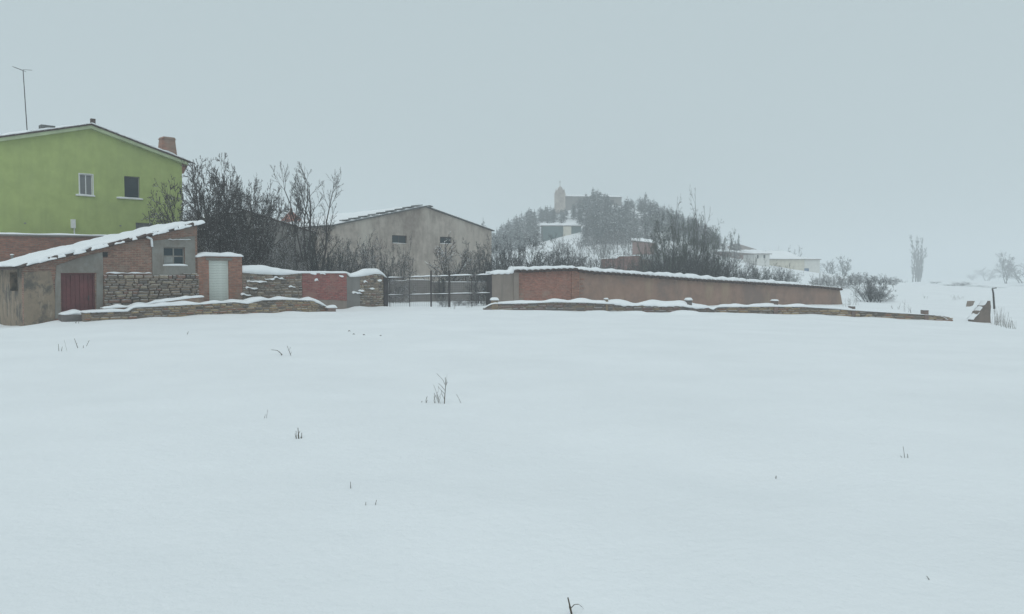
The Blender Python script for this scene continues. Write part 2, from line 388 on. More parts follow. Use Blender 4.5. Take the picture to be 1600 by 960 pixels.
# ------------------------------------------------------------------ stones and small shared pieces
rng = random.Random(11)
def stone_mesh(seed):
    r = random.Random(seed); v = []; f = []
    # box with chamfered front: back rectangle, shoulder ring, face ring, jittered
    def ring(y, s): return [(sx * s * (.5 - r.random() * .05), y + r.uniform(-.05, .05), sz * s * (.5 - r.random() * .07)) for sx, sz in ((-1, -1), (0, -1.04), (1, -1), (1.02, 0), (1, 1), (0, 1.05), (-1, 1), (-1.02, 0))]
    v += ring(.5, .98); v += ring(-.25, 1.0); v += ring(-.5, .80); v.append((r.uniform(-.15, .15), -.56, r.uniform(-.15, .15)))
    for k in (0, 8):
        for i in range(8): f.append((k + i, k + (i + 1) % 8, k + 8 + (i + 1) % 8, k + 8 + i))
    for i in range(8): f.append((16 + i, 16 + (i + 1) % 8, 24))
    return v, f
STONES = {}
def stone_data(matname, k):
    key = (matname, k)
    if key not in STONES:
        v, f = stone_mesh(100 + k); me = bpy.data.meshes.new('stone'); me.from_pydata(v, [], f); me.update(); me.materials.append(M[matname]); STONES[key] = me
    return STONES[key]
def lay_stones(parent, x0, x1, top, bot, yface, depth, mat, lmin, lmax, hmin, hmax, seed, holes=(), maxn=290, name='stone'):
    """rough courses of single stones between two lines"""
    r = random.Random(seed); zlo = min(lerp_line(bot, x0), lerp_line(bot, x1), min(p[1] for p in bot)); zhi = max(p[1] for p in top)
    z = zlo; n = 0
    while z < zhi:
        h = r.uniform(hmin, hmax); x = x0 - r.uniform(0, lmax * .6)
        while x < x1 and n < maxn:
            l = r.uniform(lmin, lmax); a, b = max(x, x0), min(x + l, x1); x += l
            if b - a < .06: continue
            cx = (a + b) / 2; t_, bo = lerp_line(top, cx), lerp_line(bot, cx)
            z0, z1 = z, min(z + h, t_)
            if z1 - z0 < .05 or z1 < bo - .02: continue
            if any(cx > q[0] and cx < q[1] and (z0 + z1) / 2 > q[2] and (z0 + z1) / 2 < q[3] for q in holes): continue
            o = bpy.data.objects.new(name, stone_data(mat, r.randrange(10))); C.objects.link(o); o.parent = parent
            o.location = (cx, yface + depth / 2 + r.uniform(-.025, .02), (z0 + z1) / 2 + r.uniform(-.012, .012))
            o.scale = ((b - a) * r.uniform(.90, .99), depth, (z1 - z0) * r.uniform(.84, .97)); o.rotation_euler = (0, r.uniform(-.05, .05), r.uniform(-.03, .03)); n += 1
        z += h
    return n
def half_tile(l, r0, r1, th=.018, k=6):
    """barrel tile along -y..., arched upward"""
    v = []; f = []
    for y, r in ((0, r0), (l, r1)):
        for rr in (r, r - th):
            for i in range(k + 1):
                a = math.pi * i / k; v.append((math.cos(a) * rr, y, math.sin(a) * rr))
    n = k + 1
    for i in range(k):
        f.append((i, i + 1, 2 * n + i + 1, 2 * n + i)); f.append((n + i + 1, n + i, 3 * n + i, 3 * n + i + 1)); f.append((i + 1, i, n + i, n + i + 1)); f.append((2 * n + i, 2 * n + i + 1, 3 * n + i + 1, 3 * n + i))
    for i in (0, k): f.append((i, n + i, 3 * n + i, 2 * n + i))
    m = len(v); v += [(math.cos(math.pi * i / k) * (r0 - th * .5), .035, math.sin(math.pi * i / k) * (r0 - th * .5)) for i in range(k + 1)]; f.append(tuple(range(m, m + k + 1)))  # dark half-disc in the tile mouth, standing in for shade inside the hollow
    return v, f
def shared(name, v, f, mat, smooth=False):
    me = bpy.data.meshes.new(name); me.from_pydata(v, [], f); me.update(); me.materials.append(M[mat])
    if smooth: me.polygons.foreach_set('use_smooth', [True] * len(me.polygons))
    return me
def inst(name, me, parent, loc, rot=(0, 0, 0), scale=(1, 1, 1)):
    o = bpy.data.objects.new(name, me); C.objects.link(o); o.parent = parent; o.location = loc; o.rotation_euler = rot; o.scale = scale; return o
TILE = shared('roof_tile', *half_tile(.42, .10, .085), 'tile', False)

def window(parent, x0, x1, z0, z1, yin, frame='frame', pane='glass', nx=2, nz_=1, bar=.045, sill=None, panes=None, th=.05):
    """frame with mullions, one pane object per light, and a sill with snow on it"""
    b = B(); W, H = x1 - x0, z1 - z0
    b.box(x0, x1, yin, yin + th, z1 - bar, z1); b.box(x0, x1, yin, yin + th, z0, z0 + bar)
    b.box(x0, x0 + bar, yin, yin + th, z0 + bar, z1 - bar); b.box(x1 - bar, x1, yin, yin + th, z0 + bar, z1 - bar)
    for i in range(1, nx):
        c = x0 + W * i / nx; b.box(c - bar / 2, c + bar / 2, yin + .003, yin + th - .003, z0 + bar, z1 - bar)
    for j in range(1, nz_):
        c = z0 + H * j / nz_; b.box(x0 + bar, x1 - bar, yin + .006, yin + th - .006, c - bar / 2, c + bar / 2)
    fr = b.put('window', frame, parent)
    k = 0
    for j in range(nz_):
        for i in range(nx):
            p = panes[k] if panes else pane; k += 1
            q = B(); q.box(x0 + W * i / nx + bar * .4, x0 + W * (i + 1) / nx - bar * .4, yin + th * .4, yin + th * .6, z0 + H * j / nz_ + bar * .4, z0 + H * (j + 1) / nz_ - bar * .4); q.put('pane', p, fr)
    if sill:
        s0, s1, sd, shh = sill
        q = B(); q.box(s0, s1, -sd, yin, z0 - shh, z0 - .004); so_ = q.put('sill', 'frame', parent)
        snow_sheet('sill_snow', lambda u, v: (s0 + (s1 - s0) * u, -sd + (sd + yin * .6) * v, z0 - .002), 8, 4, .05, so_, seed=x0)
    return fr

# ------------------------------------------------------------------ green house
def place_z(fr, x, y=0): p = fr.world(x, y); return ground(p.x, p.y)
HS = Frame(*on_line(145, 430, 46.0), 45)
hx1, hz1 = HS.xz(284, 252); hx0 = -hx1 - .1; hzp = HS.xz(145, 198)[1]; pitch = (hzp - hz1) / hx1
hz0 = hzp + hx0 * pitch
house = HS.thing('green_house', 'tall lime green rendered house with snowy gable roof and brick chimney', 'house')
def rect(fr, px0, py0, px1, py1, yoff=0):
    a = fr.xz(px0, py0, yoff); b = fr.xz(px1, py1, yoff); return a[0], b[0], b[1], a[1]
wA = rect(HS, 124, 272, 145, 306); wB = rect(HS, 194, 275, 219, 311); wC = rect(HS, 212, 348, 240, 366)
hb = facade([(hx0, hz0), (0, hzp), (hx1, hz1)], [(hx0, -.8), (hx1, -.8)], [wA, wB, wC], 0, .3)
HD = 11.0
hb.box(hx0, hx0 + .3, .3, HD, -.8, hz0 - .02); hb.box(hx1 - .3, hx1, .3, HD, -.8, hz1 - .02)
facade([(hx0 + .3, hz0 + .3 * pitch), (0, hzp), (hx1 - .3, hz1 + .3 * pitch)], [(hx0 + .3, -.8), (hx1 - .3, -.8)], [], HD - .3, HD, hb)
hb.put('wall', 'green', house)
def gable_roof(parent, x0, x1, zp, k, y0, y1, th, mat, lift=.0):
    b = B(); zl, zr = zp + x0 * k, zp - x1 * k
    b.prism([(x0, zl + lift), (0, zp + lift), (x1, zr + lift), (x1, zr + lift + th), (0, zp + lift + th), (x0, zl + lift + th)], y0, y1)
    return b.put('roof', mat, parent)
b = B()
for sgn, xe in ((-1, hx0 - .35), (1, hx1 + .30)):
    ze = hzp - abs(xe) * pitch
    b.prism([(min(0, xe), (ze if sgn < 0 else hzp) - .16), (max(0, xe), (hzp if sgn < 0 else ze) - .16), (max(0, xe), (hzp if sgn < 0 else ze) + .02), (min(0, xe), (ze if sgn < 0 else hzp) + .02)], -.28, -.002)
b.put('verge_board', 'soffit', house)
hroof = gable_roof(house, hx0 - .42, hx1 + .42, hzp, pitch, -.34, HD + .3, .055, 'tile', .025)
slope = math.atan(pitch)
def tile_dir(sgn, al):
    e = Vector((sgn * math.cos(al), 0, -math.sin(al))); z = Vector((sgn * math.sin(al), 0, math.cos(al))); x = e.cross(z)
    return Matrix((x, e, z)).transposed().to_euler()
for sgn, xe in ((-1, -hx0 + .35), (1, hx1 + .35)):
    n = int(xe / math.cos(slope) / .36)
    for i in range(n + 1):
        d = i * .36 * math.cos(slope)
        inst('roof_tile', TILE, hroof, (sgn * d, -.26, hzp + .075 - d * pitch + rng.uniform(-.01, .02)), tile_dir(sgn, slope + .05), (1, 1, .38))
for sgn, xe in ((-1, -hx0 + .38), (1, hx1 + .34)):
    snow_sheet('roof_snow', lambda u, v, s_=sgn, xe=xe: (s_ * xe * u, -.33 + (HD + .4) * v, hzp + .105 - xe * u * pitch), 60, 24, .16, hroof, seed=3 + sgn, rag=.16, namp=.6, nsc=1.4)
# gutter end and brown eave board on the far eave
b = B(); b.prism([(hx1 + .02, hz1 - .75), (hx1 + .12, hz1 - .75), (hx1 + .42, hz1 - .16), (hx1 + .02, hz1 - .10)], .02, .16); b.put('eave_bracket', 'brick_pier', house)
for (r_, kw) in ((wA, dict(frame='frame', pane='glass_dusty', nx=2, sill=(wA[0] - .22, wA[1] + .10, .10, .06))), (wB, dict(frame='dark_frame', pane='glass', nx=1, bar=.05, sill=(wB[0] - .45, wB[1] + .14, .10, .06)))):
    window(house, *r_, .06 if r_ is wA else .14, **kw)
# white surround of the small window
b = B(); e = .05
for q in ((wA[0] - e, wA[0], wA[2], wA[3] + e), (wA[1], wA[1] + e, wA[2], wA[3] + e), (wA[0], wA[1], wA[3], wA[3] + e)): b.box(q[0], q[1], -.02, .05, q[2], q[3])
b.put('window_surround', 'frame', house)
gr = window(house, *wC, .10, frame='dark_frame', pane='glass_dusty', nx=4, nz_=2, bar=.04)
mb = rect(HS, 110, 343, 117, 357); b = B(); b.box(mb[0], mb[1], -.16, -.002, mb[2], mb[3]); box_ = b.put('meter_box', 'frame', house)
b = B(); b.rod(((mb[0] + mb[1]) / 2 + .06, -.06, mb[2] - .002), ((mb[0] + mb[1]) / 2 + .06, -.06, mb[2] - 1.5), .035); b.put('conduit', 'frame', box_)
ca = HS.xz(232, 330); cb = HS.xz(234, 349); b = B(); b.rod((ca[0], -.03, ca[1]), (cb[0], -.03, cb[1]), .02); b.put('cable', 'iron', house)
for q in (HS.xz(39, 349), HS.xz(188, 353)):
    b = B(); b.box(q[0] - .05, q[0] + .05, -.05, -.001, q[1] - .03, q[1] + .03); b.put('wall_vent', 'dark_frame', house)
# chimney
def chimney_at(parent, fr, pxl, pxr, pyt, pyb, yo, taper):
    x0, zt = fr.xz(pxl, pyt, yo); x1, _ = fr.xz(pxr, pyt, yo); zb = fr.xz(pxl, pyb, yo)[1] - .6
    w_ = x1 - x0; b = B(); n = len(b.v)
    lo = [(x0, yo), (x1, yo), (x1, yo + w_ * .8), (x0, yo + w_ * .8)]; k = taper * w_
    hi = [(x0 + k, yo + k), (x1 - k, yo + k), (x1 - k, yo + w_ * .8 - k), (x0 + k, yo + w_ * .8 - k)]
    b.v += [(p[0], p[1], zb) for p in lo] + [(p[0], p[1], zt) for p in hi]
    b.f += [(0, 1, 5, 4), (1, 2, 6, 5), (2, 3, 7, 6), (3, 0, 4, 7), (4, 5, 6, 7), (3, 2, 1, 0)]
    c = b.put('chimney', 'brick_pier', parent)
    q = B(); q.prism([(x0 + k * .6, zt), (x1 - k * .6, zt), (x1 - k * 1.5, zt + .14), (x0 + k * 1.5, zt + .14)], yo + k * .6, yo + w_ * .8 - k * .6); q.put('chimney_cap', 'brick_pier', c)
    return c
ch = chimney_at(house, HS, 252, 278, 216, 240, 1.6, .12)
b = B(); q = HS.xz(262, 238, .8); b.prism([(q[0] - .9, hzp + .13 - (q[0] - .9) * pitch - .1), (q[0] + .8, hzp + .13 - (q[0] + .8) * pitch - .1), (q[0] + .8, hzp + .30 - (q[0] + .8) * pitch), (q[0] - .9, hzp + .36 - (q[0] - .9) * pitch)], .3, 1.5)
b.put('chimney_snow', 'snow', hroof)
# vents on the roof
q = HS.xz(145, 186, 1.0); b = B(); b.box(q[0] - .12, q[0] + .12, .9, 1.1, hzp, q[1]); b.put('ridge_vent', 'tile', hroof)
q = HS.xz(73, 197, .6); b = B(); b.box(q[0] - .35, q[0] + .35, .3, .8, hzp + q[0] * pitch + .1, q[1]); b.put('roof_vent', 'sheet', hroof)
# television aerial
ax, az = HS.xz(36, 110, 2.5); az0 = hzp + ax * pitch
b = B(); b.rod((ax + .15, 2.5, az0), (ax, 2.5, az), .028, .022); an = b.put('aerial', 'iron', house)
b = B(); tip = HS.xz(20, 106, 2.5); tail = HS.xz(39, 110, 2.5)
b.rod((tip[0], 2.3, tip[1]), (tail[0], 2.7, tail[1]), .018); b.put('aerial_boom', 'iron', an)
for k in range(7):
    u = k / 6; cx, cz = tip[0] + (tail[0] - tip[0]) * u, tip[1] + (tail[1] - tip[1]) * u; cy = 2.3 + .4 * u
    b = B(); L = .22 + .10 * u; b.rod((cx - L * .5, cy - L * .6, cz), (cx + L * .5, cy + L * .6, cz), .010, k=4); b.put('aerial_element', 'iron', an)
e2 = HS.xz(51, 109.5, 2.5); e1 = HS.xz(36, 109, 2.5); b = B(); b.rod((e1[0], 2.5, e1[1]), (e2[0], 2.6, e2[1]), .012); b.put('aerial_arm', 'iron', an)

# ------------------------------------------------------------------ brick outbuilding between house and shed
OB = Frame(*on_line(-40, 430, 37.0), 24)
ob = OB.thing('brick_outbuilding', 'low flat roofed brick outbuilding in front of the green house', 'building')
ox0 = 0; ox1, oz = OB.xz(215, 371); oz = OB.xz(80, 370)[1]
b = B(); b.box(0, ox1, 0, 3.2, -.9, oz); b.put('wall', m_brick('brick_outbuilding', (.32, .15, .105), (.22, .11, .085), (.20, .165, .14), .26, .085, stain=.45), ob)
b = B(); b.box(-.05, ox1 + .05, -.07, 3.3, oz + .002, oz + .07); cp = b.put('roof_slab', 'cement', ob)
snow_sheet('roof_snow', lambda u, v: (-.05 + (ox1 + .1) * u, -.08 + 3.3 * v, oz + .072), 40, 8, .10, cp, seed=5, rag=.01, namp=.25)
for px in (19, 47):
    x, z = OB.xz(px, 399, -.4); b = B(); b.box(x - .05, x + .05, -.45, -.35, z - 1.8, z); p = b.put('fence_stub', 'dark_frame', ob)
    snow_sheet('stub_snow', lambda u, v, x=x, z=z: (x - .08 + .16 * u, -.48 + .16 * v, z), 4, 4, .08, p)

# ------------------------------------------------------------------ shed
shed = SH.thing('brick_shed', 'low brick and stone shed with sloping snowy tile roof and dark red door', 'shed')
e0 = SH.xz(37, 418); e1_ = SH.xz(306, 353); SL = e1_[0] + .05
k_ = (e1_[1] - e0[1]) / (e1_[0] - e0[0]); al = math.atan(k_)
def zr(x): return e0[1] + k_ * x
SD = 4.2
dr = rect(SH, 95, 427, 150, 500); dr = (dr[0], dr[1], -.35, dr[3]); wn = rect(SH, 255, 386, 289, 415)
wb = facade([(0, zr(0)), (SL, zr(SL))], [(0, -1.0), (SL, -1.0)], [dr, wn], 0, .3)
LF = Frame(SH.o.x, SH.o.y, 135)
ho = sorted((LF.xz(15, 425)[0], LF.xz(27, 425)[0])); hz_ = (LF.xz(21, 455)[1], LF.xz(21, 426)[1])
side = facade([(0.3, zr(0)), (SD, zr(0))], [(0.3, -1), (SD, -1)], [(ho[0], ho[1], hz_[0], hz_[1])], 0, .3)
obj('side_wall', [(y, x, z) for x, y, z in side.v], [tuple(reversed(q)) for q in side.f], 'old_plaster', shed)
wb.box(.3, SL, SD - .3, SD, -1, zr(0)); 
wb.prism([(.3, zr(0)), (SL, zr(0)), (SL, zr(SL))], SD - .3, SD); wb.box(SL - .3, SL, .3, SD - .3, -1, zr(SL) - .09)
wb.put('wall', 'brick_shed', shed)
b = B(); b.box(.32, SL - .35, .34, SD - .35, -1, zr(0) - .15); b.put('interior', 'dark', shed)
# render patches, each a thin coat standing proud of the brick
def patch(name, fr, parent, pts, mat, th=.02, y=-.002, hole=None):
    P2 = [fr.xz(*p) for p in pts]
    if hole:
        xs = sorted(p[0] for p in P2)
    b = B(); b.prism([(p[0], p[1]) for p in P2], y - th, y); return b.put(name, mat, parent)
zt = lambda px: SH.xz(px, 400)
patch('plaster_coat', SH, shed, [(37, 512), (60, 505), (85, 500), (86, 470), (83, 445), (79, 424), (60, 424), (37, 426)], 'old_plaster', .025)
patch('cement_coat', SH, shed, [(86, 498), (94.5, 498), (94.5, 426.6), (150.5, 426.6), (150.5, 492), (160, 490), (161, 420), (160, 394), (130, 401), (88, 415), (86, 440)], 'cement', .03)
cx0, cz0, = SH.xz(238, 432); cx1, _ = SH.xz(305, 432)
b = facade([(cx0, SH.xz(238, 377)[1]), (cx1, SH.xz(305, 369)[1])], [(cx0, SH.xz(238, 432)[1]), (cx1, SH.xz(305, 428)[1])], [wn], -.03, -.002); b.put('cement_coat', 'cement', shed)
# ledge line of brick over the stone base, with snow on it
top_s = [SH.xz(161, 428), SH.xz(200, 430), SH.xz(238, 431), SH.xz(306, 427)]
bot_s = [SH.xz(161, 492), SH.xz(306, 480)]
lay_stones(shed, top_s[0][0], SL + .02, top_s, bot_s, -.13, .16, 'stone_grey', .16, .50, .08, .17, 5)
for a, c, yy in ((165, 235, 427.5), (262, 296, 375)):
    p0, p1 = SH.xz(a, yy), SH.xz(c, yy)
    snow_sheet('ledge_snow', lambda u, v, p0=p0, p1=p1: (p0[0] + (p1[0] - p0[0]) * u, -.14 + .13 * v + .02 * nz(u * 9, 3), p0[1] + (p1[1] - p0[1]) * u + .03 * nz(u * 7, 1)), 30, 3, .05 if a < 200 else .03, shed, seed=a, rag=.08, namp=.9, nsc=3)
# door: boards in a frame
b = B(); b.box(dr[0], dr[0] + .06, .10, .22, dr[2], dr[3]); b.box(dr[1] - .06, dr[1], .10, .22, dr[2], dr[3]); b.box(dr[0] + .06, dr[1] - .06, .10, .22, dr[3] - .06, dr[3]); door = b.put('door', 'rust_door', shed)
nb = 7; bw_ = (dr[1] - dr[0] - .13) / nb
for i in range(nb):
    b = B(); x = dr[0] + .065 + bw_ * i; b.box(x + .006, x + bw_ - .006, .15 + .006 * (i % 2), .20, dr[2], dr[3] - .065); b.put('plank', 'rust_door', door)
b = B(); xh = dr[1] - .25; b.box(xh, xh + .03, .10, .15, .65, .85); b.put('door_handle', 'iron', door)
window(shed, *wn, .08, frame='cement', pane='glass', nx=2, nz_=2, bar=.055, panes=['board', 'glass', 'glass', 'glass'], sill=(wn[0] - .04, wn[1] + .1, .06, .03))
# roof
b = B(); x0r, x1r = -.38, SL + .12
b.prism([(x0r, zr(x0r)), (x1r, zr(x1r)), (x1r, zr(x1r) + .06), (x0r, zr(x0r) + .06)], -.10, SD + .2); sroof = b.put('roof', 'tile', shed)
L_ = (x1r - x0r) / math.cos(al); n = int(L_ / .36)
for row, yy in enumerate((-.16, .06)):
    for i in range(n):
        d = x1r - (i * .36 + .02 * row) * math.cos(al)
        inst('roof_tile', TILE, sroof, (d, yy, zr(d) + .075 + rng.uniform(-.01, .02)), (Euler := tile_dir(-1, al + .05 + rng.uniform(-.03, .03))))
for j in range(17):
    yy = .25 + j * .235
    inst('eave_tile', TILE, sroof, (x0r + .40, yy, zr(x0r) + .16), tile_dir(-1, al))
snow_sheet('roof_snow', lambda u, v: (x0r + .02 + (x1r - x0r) * u, -.20 + (SD + .4) * v, zr(x0r + (x1r - x0r) * u) + .13), 70, 12, .16, sroof, seed=8, rag=.20, namp=.5, nsc=1.5)
for i in range(26):        # lumps of snow sagging over the verge tiles
    u = rng.random(); x = x0r + .3 + (x1r - x0r - .4) * u; l = rng.uniform(.15, .5)
    snow_sheet('verge_snow', lambda a, v, x=x, l=l: (x + l * a, -.285 + .16 * v, zr(x + l * a) + .035 + .10 * v), 6, 4, rng.uniform(.05, .10), sroof, seed=i, rag=.05, namp=.4, nsc=4)
# snowy pipe elbow on the wall and stray stones by the portal
x, z = SH.xz(231, 378); b = B(); b.rod((x - .1, -.10, z + .22), (x + .12, -.10, z + .12), .05).rod((x + .12, -.10, z + .12), (x + .14, -.10, z - .22), .05); pe = b.put('downpipe', 'snow', shed, True)
x, z = SH.xz(164, 398); b = B(); b.box(x - .09, x + .09, -.06, -.003, z - .10, z + .10); b.put('wall_vent', 'dark', shed)
# stone with snow before the door
p = SH.world(1.55, -.75); st = obj('doorstep_stone', *stone_mesh(3), M['stone_dull']); st.location = (p.x, p.y, surf(p.x, p.y) + .10); st.scale = (1.0, .5, .38); st.rotation_euler = (0, 0, SH.r)
tag(st, 'dark snow-capped stone slab lying before the dark red shed door', 'stone')
snow_sheet('snow_cap', lambda u, v: (-.5 + u, -.5 + v, .42 + .2 * nz(u * 3, 2)), 10, 6, .35, st, 2, rag=.02, namp=.4)

# ------------------------------------------------------------------ portal with white roller door
PT = Frame(*pt0, math.degrees(math.atan2(pt1[1] - pt0[1], pt1[0] - pt0[0]))); PL = math.hypot(pt1[0] - pt0[0], pt1[1] - pt0[1])
portal = PT.thing('brick_gateway', 'small brick gateway with white shutter door beside the shed', 'gateway')
dd = rect(PT, 326, 407, 358, 478); dd = (dd[0], dd[1], -.5, dd[3]); ztop = PT.xz(340, 401)[1]
b = facade([(0, ztop), (PL, ztop)], [(0, -.8), (PL, -.8)], [dd], -.02, .45); b.put('wall', 'brick_pier', portal)
b = B(); b.box(dd[0] - .15, dd[1] + .15, -.06, -.022, dd[3] + .002, dd[3] + .12); b.put('lintel', 'cement', portal)
nsl = 22; door = B().box(dd[0], dd[0] + .04, .05, .12, dd[2], dd[3]).box(dd[1] - .04, dd[1], .05, .12, dd[2], dd[3]).put('shutter_door', 'white_door', portal)
zs0 = -.25; hsl = (dd[3] - zs0) / nsl; sme = shared('slat', *(lambda q: (q.v, q.f))(B().prism([(0, 0), (dd[1] - dd[0] - .082, 0), (dd[1] - dd[0] - .082, hsl * .93), (0, hsl * .93)], 0, .035)), 'white_door')
for i in range(nsl): inst('slat', sme, door, (dd[0] + .041, .07, zs0 + i * hsl), (math.radians(7), 0, 0))
snow_sheet('snow_cap', lambda u, v: (-.08 + (PL + .12) * u, -.12 + .62 * v, ztop + .002 - .06 * (1 - min(1, u * 6))), 24, 6, .17, portal, 4, rag=.03, namp=.3, nsc=2)

# ------------------------------------------------------------------ garden wall
GW = Frame(*pt1, math.degrees(math.atan2(gw1[1] - pt1[1], gw1[0] - pt1[0]))); GL = math.hypot(gw1[0] - pt1[0], gw1[1] - pt1[1])
gw = GW.thing('garden_wall', 'old garden wall of rubble stone with a red brick infill', 'wall')
gtop = [GW.xz(*p) for p in ((378.5, 426), (400, 428), (440, 430), (470, 427), (541, 427), (546, 433), (563, 432), (585, 428), (597, 429), (605, 437))]
gbot = [(0, -.9), (GL, -.9)]
facade([(max(0, x), z - .03) for x, z in gtop], gbot, [], .0, .42).put('mortar_core', 'mortar', gw)
xa, xb = GW.xz(472, 430)[0], GW.xz(541, 430)[0]; xc, xd = GW.xz(562, 430)[0], GW.xz(600, 430)[0]
gl = [(0, -.45), (GL, -.3)]
lay_stones(gw, .02, xa, gtop, gl, -.03, .2, 'stone_grey', .15, .45, .08, .18, 21)
lay_stones(gw, xc, xd, gtop, gl, -.03, .2, 'stone_grey', .15, .42, .08, .18, 22)
facade([(xa, lerp_line(gtop, xa)), (xb, lerp_line(gtop, xb))], [(xa, GW.xz(472, 467)[1]), (xb, GW.xz(541, 470)[1])], [], -.04, -.002).put('brick_infill', 'brick_red', gw)
facade([(xa, GW.xz(472, 467)[1] - .003), (xb, GW.xz(541, 470)[1] - .003)], [(xa, -.9), (xb, -.9)], [], -.02, -.002).put('footing', 'mud2', gw)
facade([(xb + .003, lerp_line(gtop, xb) - .2), (xc, lerp_line(gtop, xc))], [(xb + .003, -.9), (xc, -.9)], [], -.02, -.002).put('cement_coat', 'grey_render', gw)
b = B(); b.box(GL - .28, GL - .03, -.12, .5, -.8, GW.xz(603, 434)[1]); b.put('gate_pier', 'iron', gw)
gst = [GW.xz(*p) for p in ((378.5, 415), (410, 414), (440, 420), (470, 423.5), (540, 424), (552, 428), (562, 425), (572, 420), (590, 420), (600, 428), (606, 436))]
snow_sheet('snow_cap', lambda u, v: (.01 + GL * u, -.10 + .6 * v, lerp_line(gtop, GL * u) - .01), 90, 7, lambda u: max(.08, lerp_line(gst, GL * u) - lerp_line(gtop, GL * u)), gw, 6, rag=.09, namp=.06, nsc=2, round_u=False)
for px, py, wd in ((400, 441, 1.0), (392, 451, .6), (420, 437, .5), (434, 436, .5), (556, 459, .55), (563, 456, .35), (455, 449, .35), (383, 462, .5), (488, 428.5, .35), (503, 429, .3), (532, 433, .25), (570, 442, .25), (580, 452, .3), (592, 440, .25), (493, 440, .2)):
    x, z = GW.xz(px, py); snow_sheet('snow_patch', lambda u, v, x=x, z=z, wd=wd: (x - wd / 2 + wd * u, -.13 + .13 * v, z + .09 * nz(u * 4 * wd, px * .7) + .05 * v), 10, 3, .05, gw, px, rag=.05, namp=.9, nsc=4)

# ------------------------------------------------------------------ low wall before the shed
lw = LWL.thing('low_stone_wall', 'knee-high ochre stone wall with snow cap before the shed and white door', 'wall')
ltop = [LWL.xz(*p) for p in ((130, 489), (200, 487), (210, 481), (320, 475.5), (366, 472.5), (386, 475), (409, 469.5), (442, 468.5), (487, 470), (510, 481))]
lbot = [LWL.xz(*p) for p in ((130, 505), (240, 503), (347, 496), (397, 492), (479, 489), (511, 486))]
ltop[0] = (0, ltop[0][1]); ltop[-1] = (lwlen, ltop[-1][1])
facade([(x, z - .02) for x, z in ltop], [(0, -.8), (lwlen, -.8)], [], .015, .42).put('mortar_core', 'mortar', lw)
lay_stones(lw, 0, lwlen, ltop, lbot, -.02, .22, 'stone_ochre', .2, .48, .07, .13, 31)
snow_sheet('snow_cap', lambda u, v: (-.04 + (lwlen + .05) * u, -.09 + .58 * v, lerp_line(ltop, lwlen * u)), 140, 7, .12, lw, 9, rag=.08, namp=.65, nsc=1.3)
# second kerb behind it, along the shed foot
K2 = Frame(*on_line(160, 430, 32.6), 46); k2l = 4.9
kb = K2.thing('stone_kerb', 'rough stone kerb under snow at the foot of the shed wall', 'kerb')
ktop = [K2.xz(*p) for p in ((160, 482.5), (205, 480), (232, 475), (300, 466), (318, 464.5))]; ktop = [(x, z) for x, z in ktop]; k2l = ktop[-1][0]
facade([(max(0, x), z) for x, z in ktop], [(0, -.8), (k2l, -.8)], [], 0, .3).put('core', 'mud', kb)
snow_sheet('snow_cap', lambda u, v: (k2l * u, -.07 + .42 * v, lerp_line(ktop, k2l * u)), 60, 6, .10, kb, 12, rag=.07, namp=.5, nsc=2.5)

# ------------------------------------------------------------------ gate
GT = Frame(*gw1, math.degrees(math.atan2(tw0[1] - gw1[1], tw0[0] - gw1[0]))); GTL = math.hypot(tw0[0] - gw1[0], tw0[1] - gw1[1])
gate = GT.thing('wire_gate', 'wide iron and wire mesh yard gate between the two walls', 'gate')
def gz(x): return place_z(GT, x) + .02
bars = []
for py0, py1, nm in ((434.5, 429.8, 'top_rail'), (461.5, 458.2, 'middle_rail')):
    a, c = GT.xz(607, py0), GT.xz(767, py1); b = B(); b.rod((a[0], 0, a[1]), (c[0], 0, c[1]), .03); r_ = b.put(nm, 'iron', gate)
    snow_sheet('rail_snow', lambda u, v, a=a, c=c: (a[0] + (c[0] - a[0]) * u, -.05 + .10 * v, a[1] + (c[1] - a[1]) * u + .012), 70, 4, 0.062 if nm == 'top_rail' else .036, r_, 13, rag=.02, namp=.9, nsc=1.6)
for px, pt_, r in ((673.5, 423, .045), (702, 423, .055)):
    x, z = GT.xz(px, pt_); b = B(); b.rod((x, -.04, gz(x) - .5), (x, -.04, z), r, k=8); b.put('gate_post', 'iron', gate)
for px in (609, 640, 737, 765):
    x, z = GT.xz(px, 433); b = B(); b.rod((x, 0, gz(x) - .3), (x, 0, z), .02); b.put('upright', 'iron', gate)
b = B(); x_ = .1
tz = GT.xz(690, 432)[1]
while x_ < GTL - .1:
    b.rod((x_, .02, gz(x_) - .1), (x_, .02, tz), .004, k=3); x_ += .12
z_ = .05
while z_ < tz - .03:
    b.rod((.1, .02, z_), (GTL - .1, .02, z_), .004, k=3); z_ += .12
mesh_ = b.put('wire_mesh', 'iron', gate); mesh_['kind'] = 'stuff'

YW = Frame(*on_line(596, 430, 54.0), 4)
yw = YW.thing('yard_back_wall', 'plain grey wall across the yard behind the wire gate', 'wall')
yt = [YW.xz(*p) for p in ((596, 440), (634, 439), (636, 437.5), (672, 438), (673, 441), (790, 441))]; yt[0] = (0, yt[0][1])
facade(yt, [(0, -1), (yt[-1][0], -1)], [], 0, .25).put('wall', 'grey_render', yw)
snow_sheet('snow_cap', lambda u, v: (yt[-1][0] * u, .0 + .25 * v, lerp_line(yt, yt[-1][0] * u)), 50, 4, .025, yw, 3, rag=.05, namp=.6)

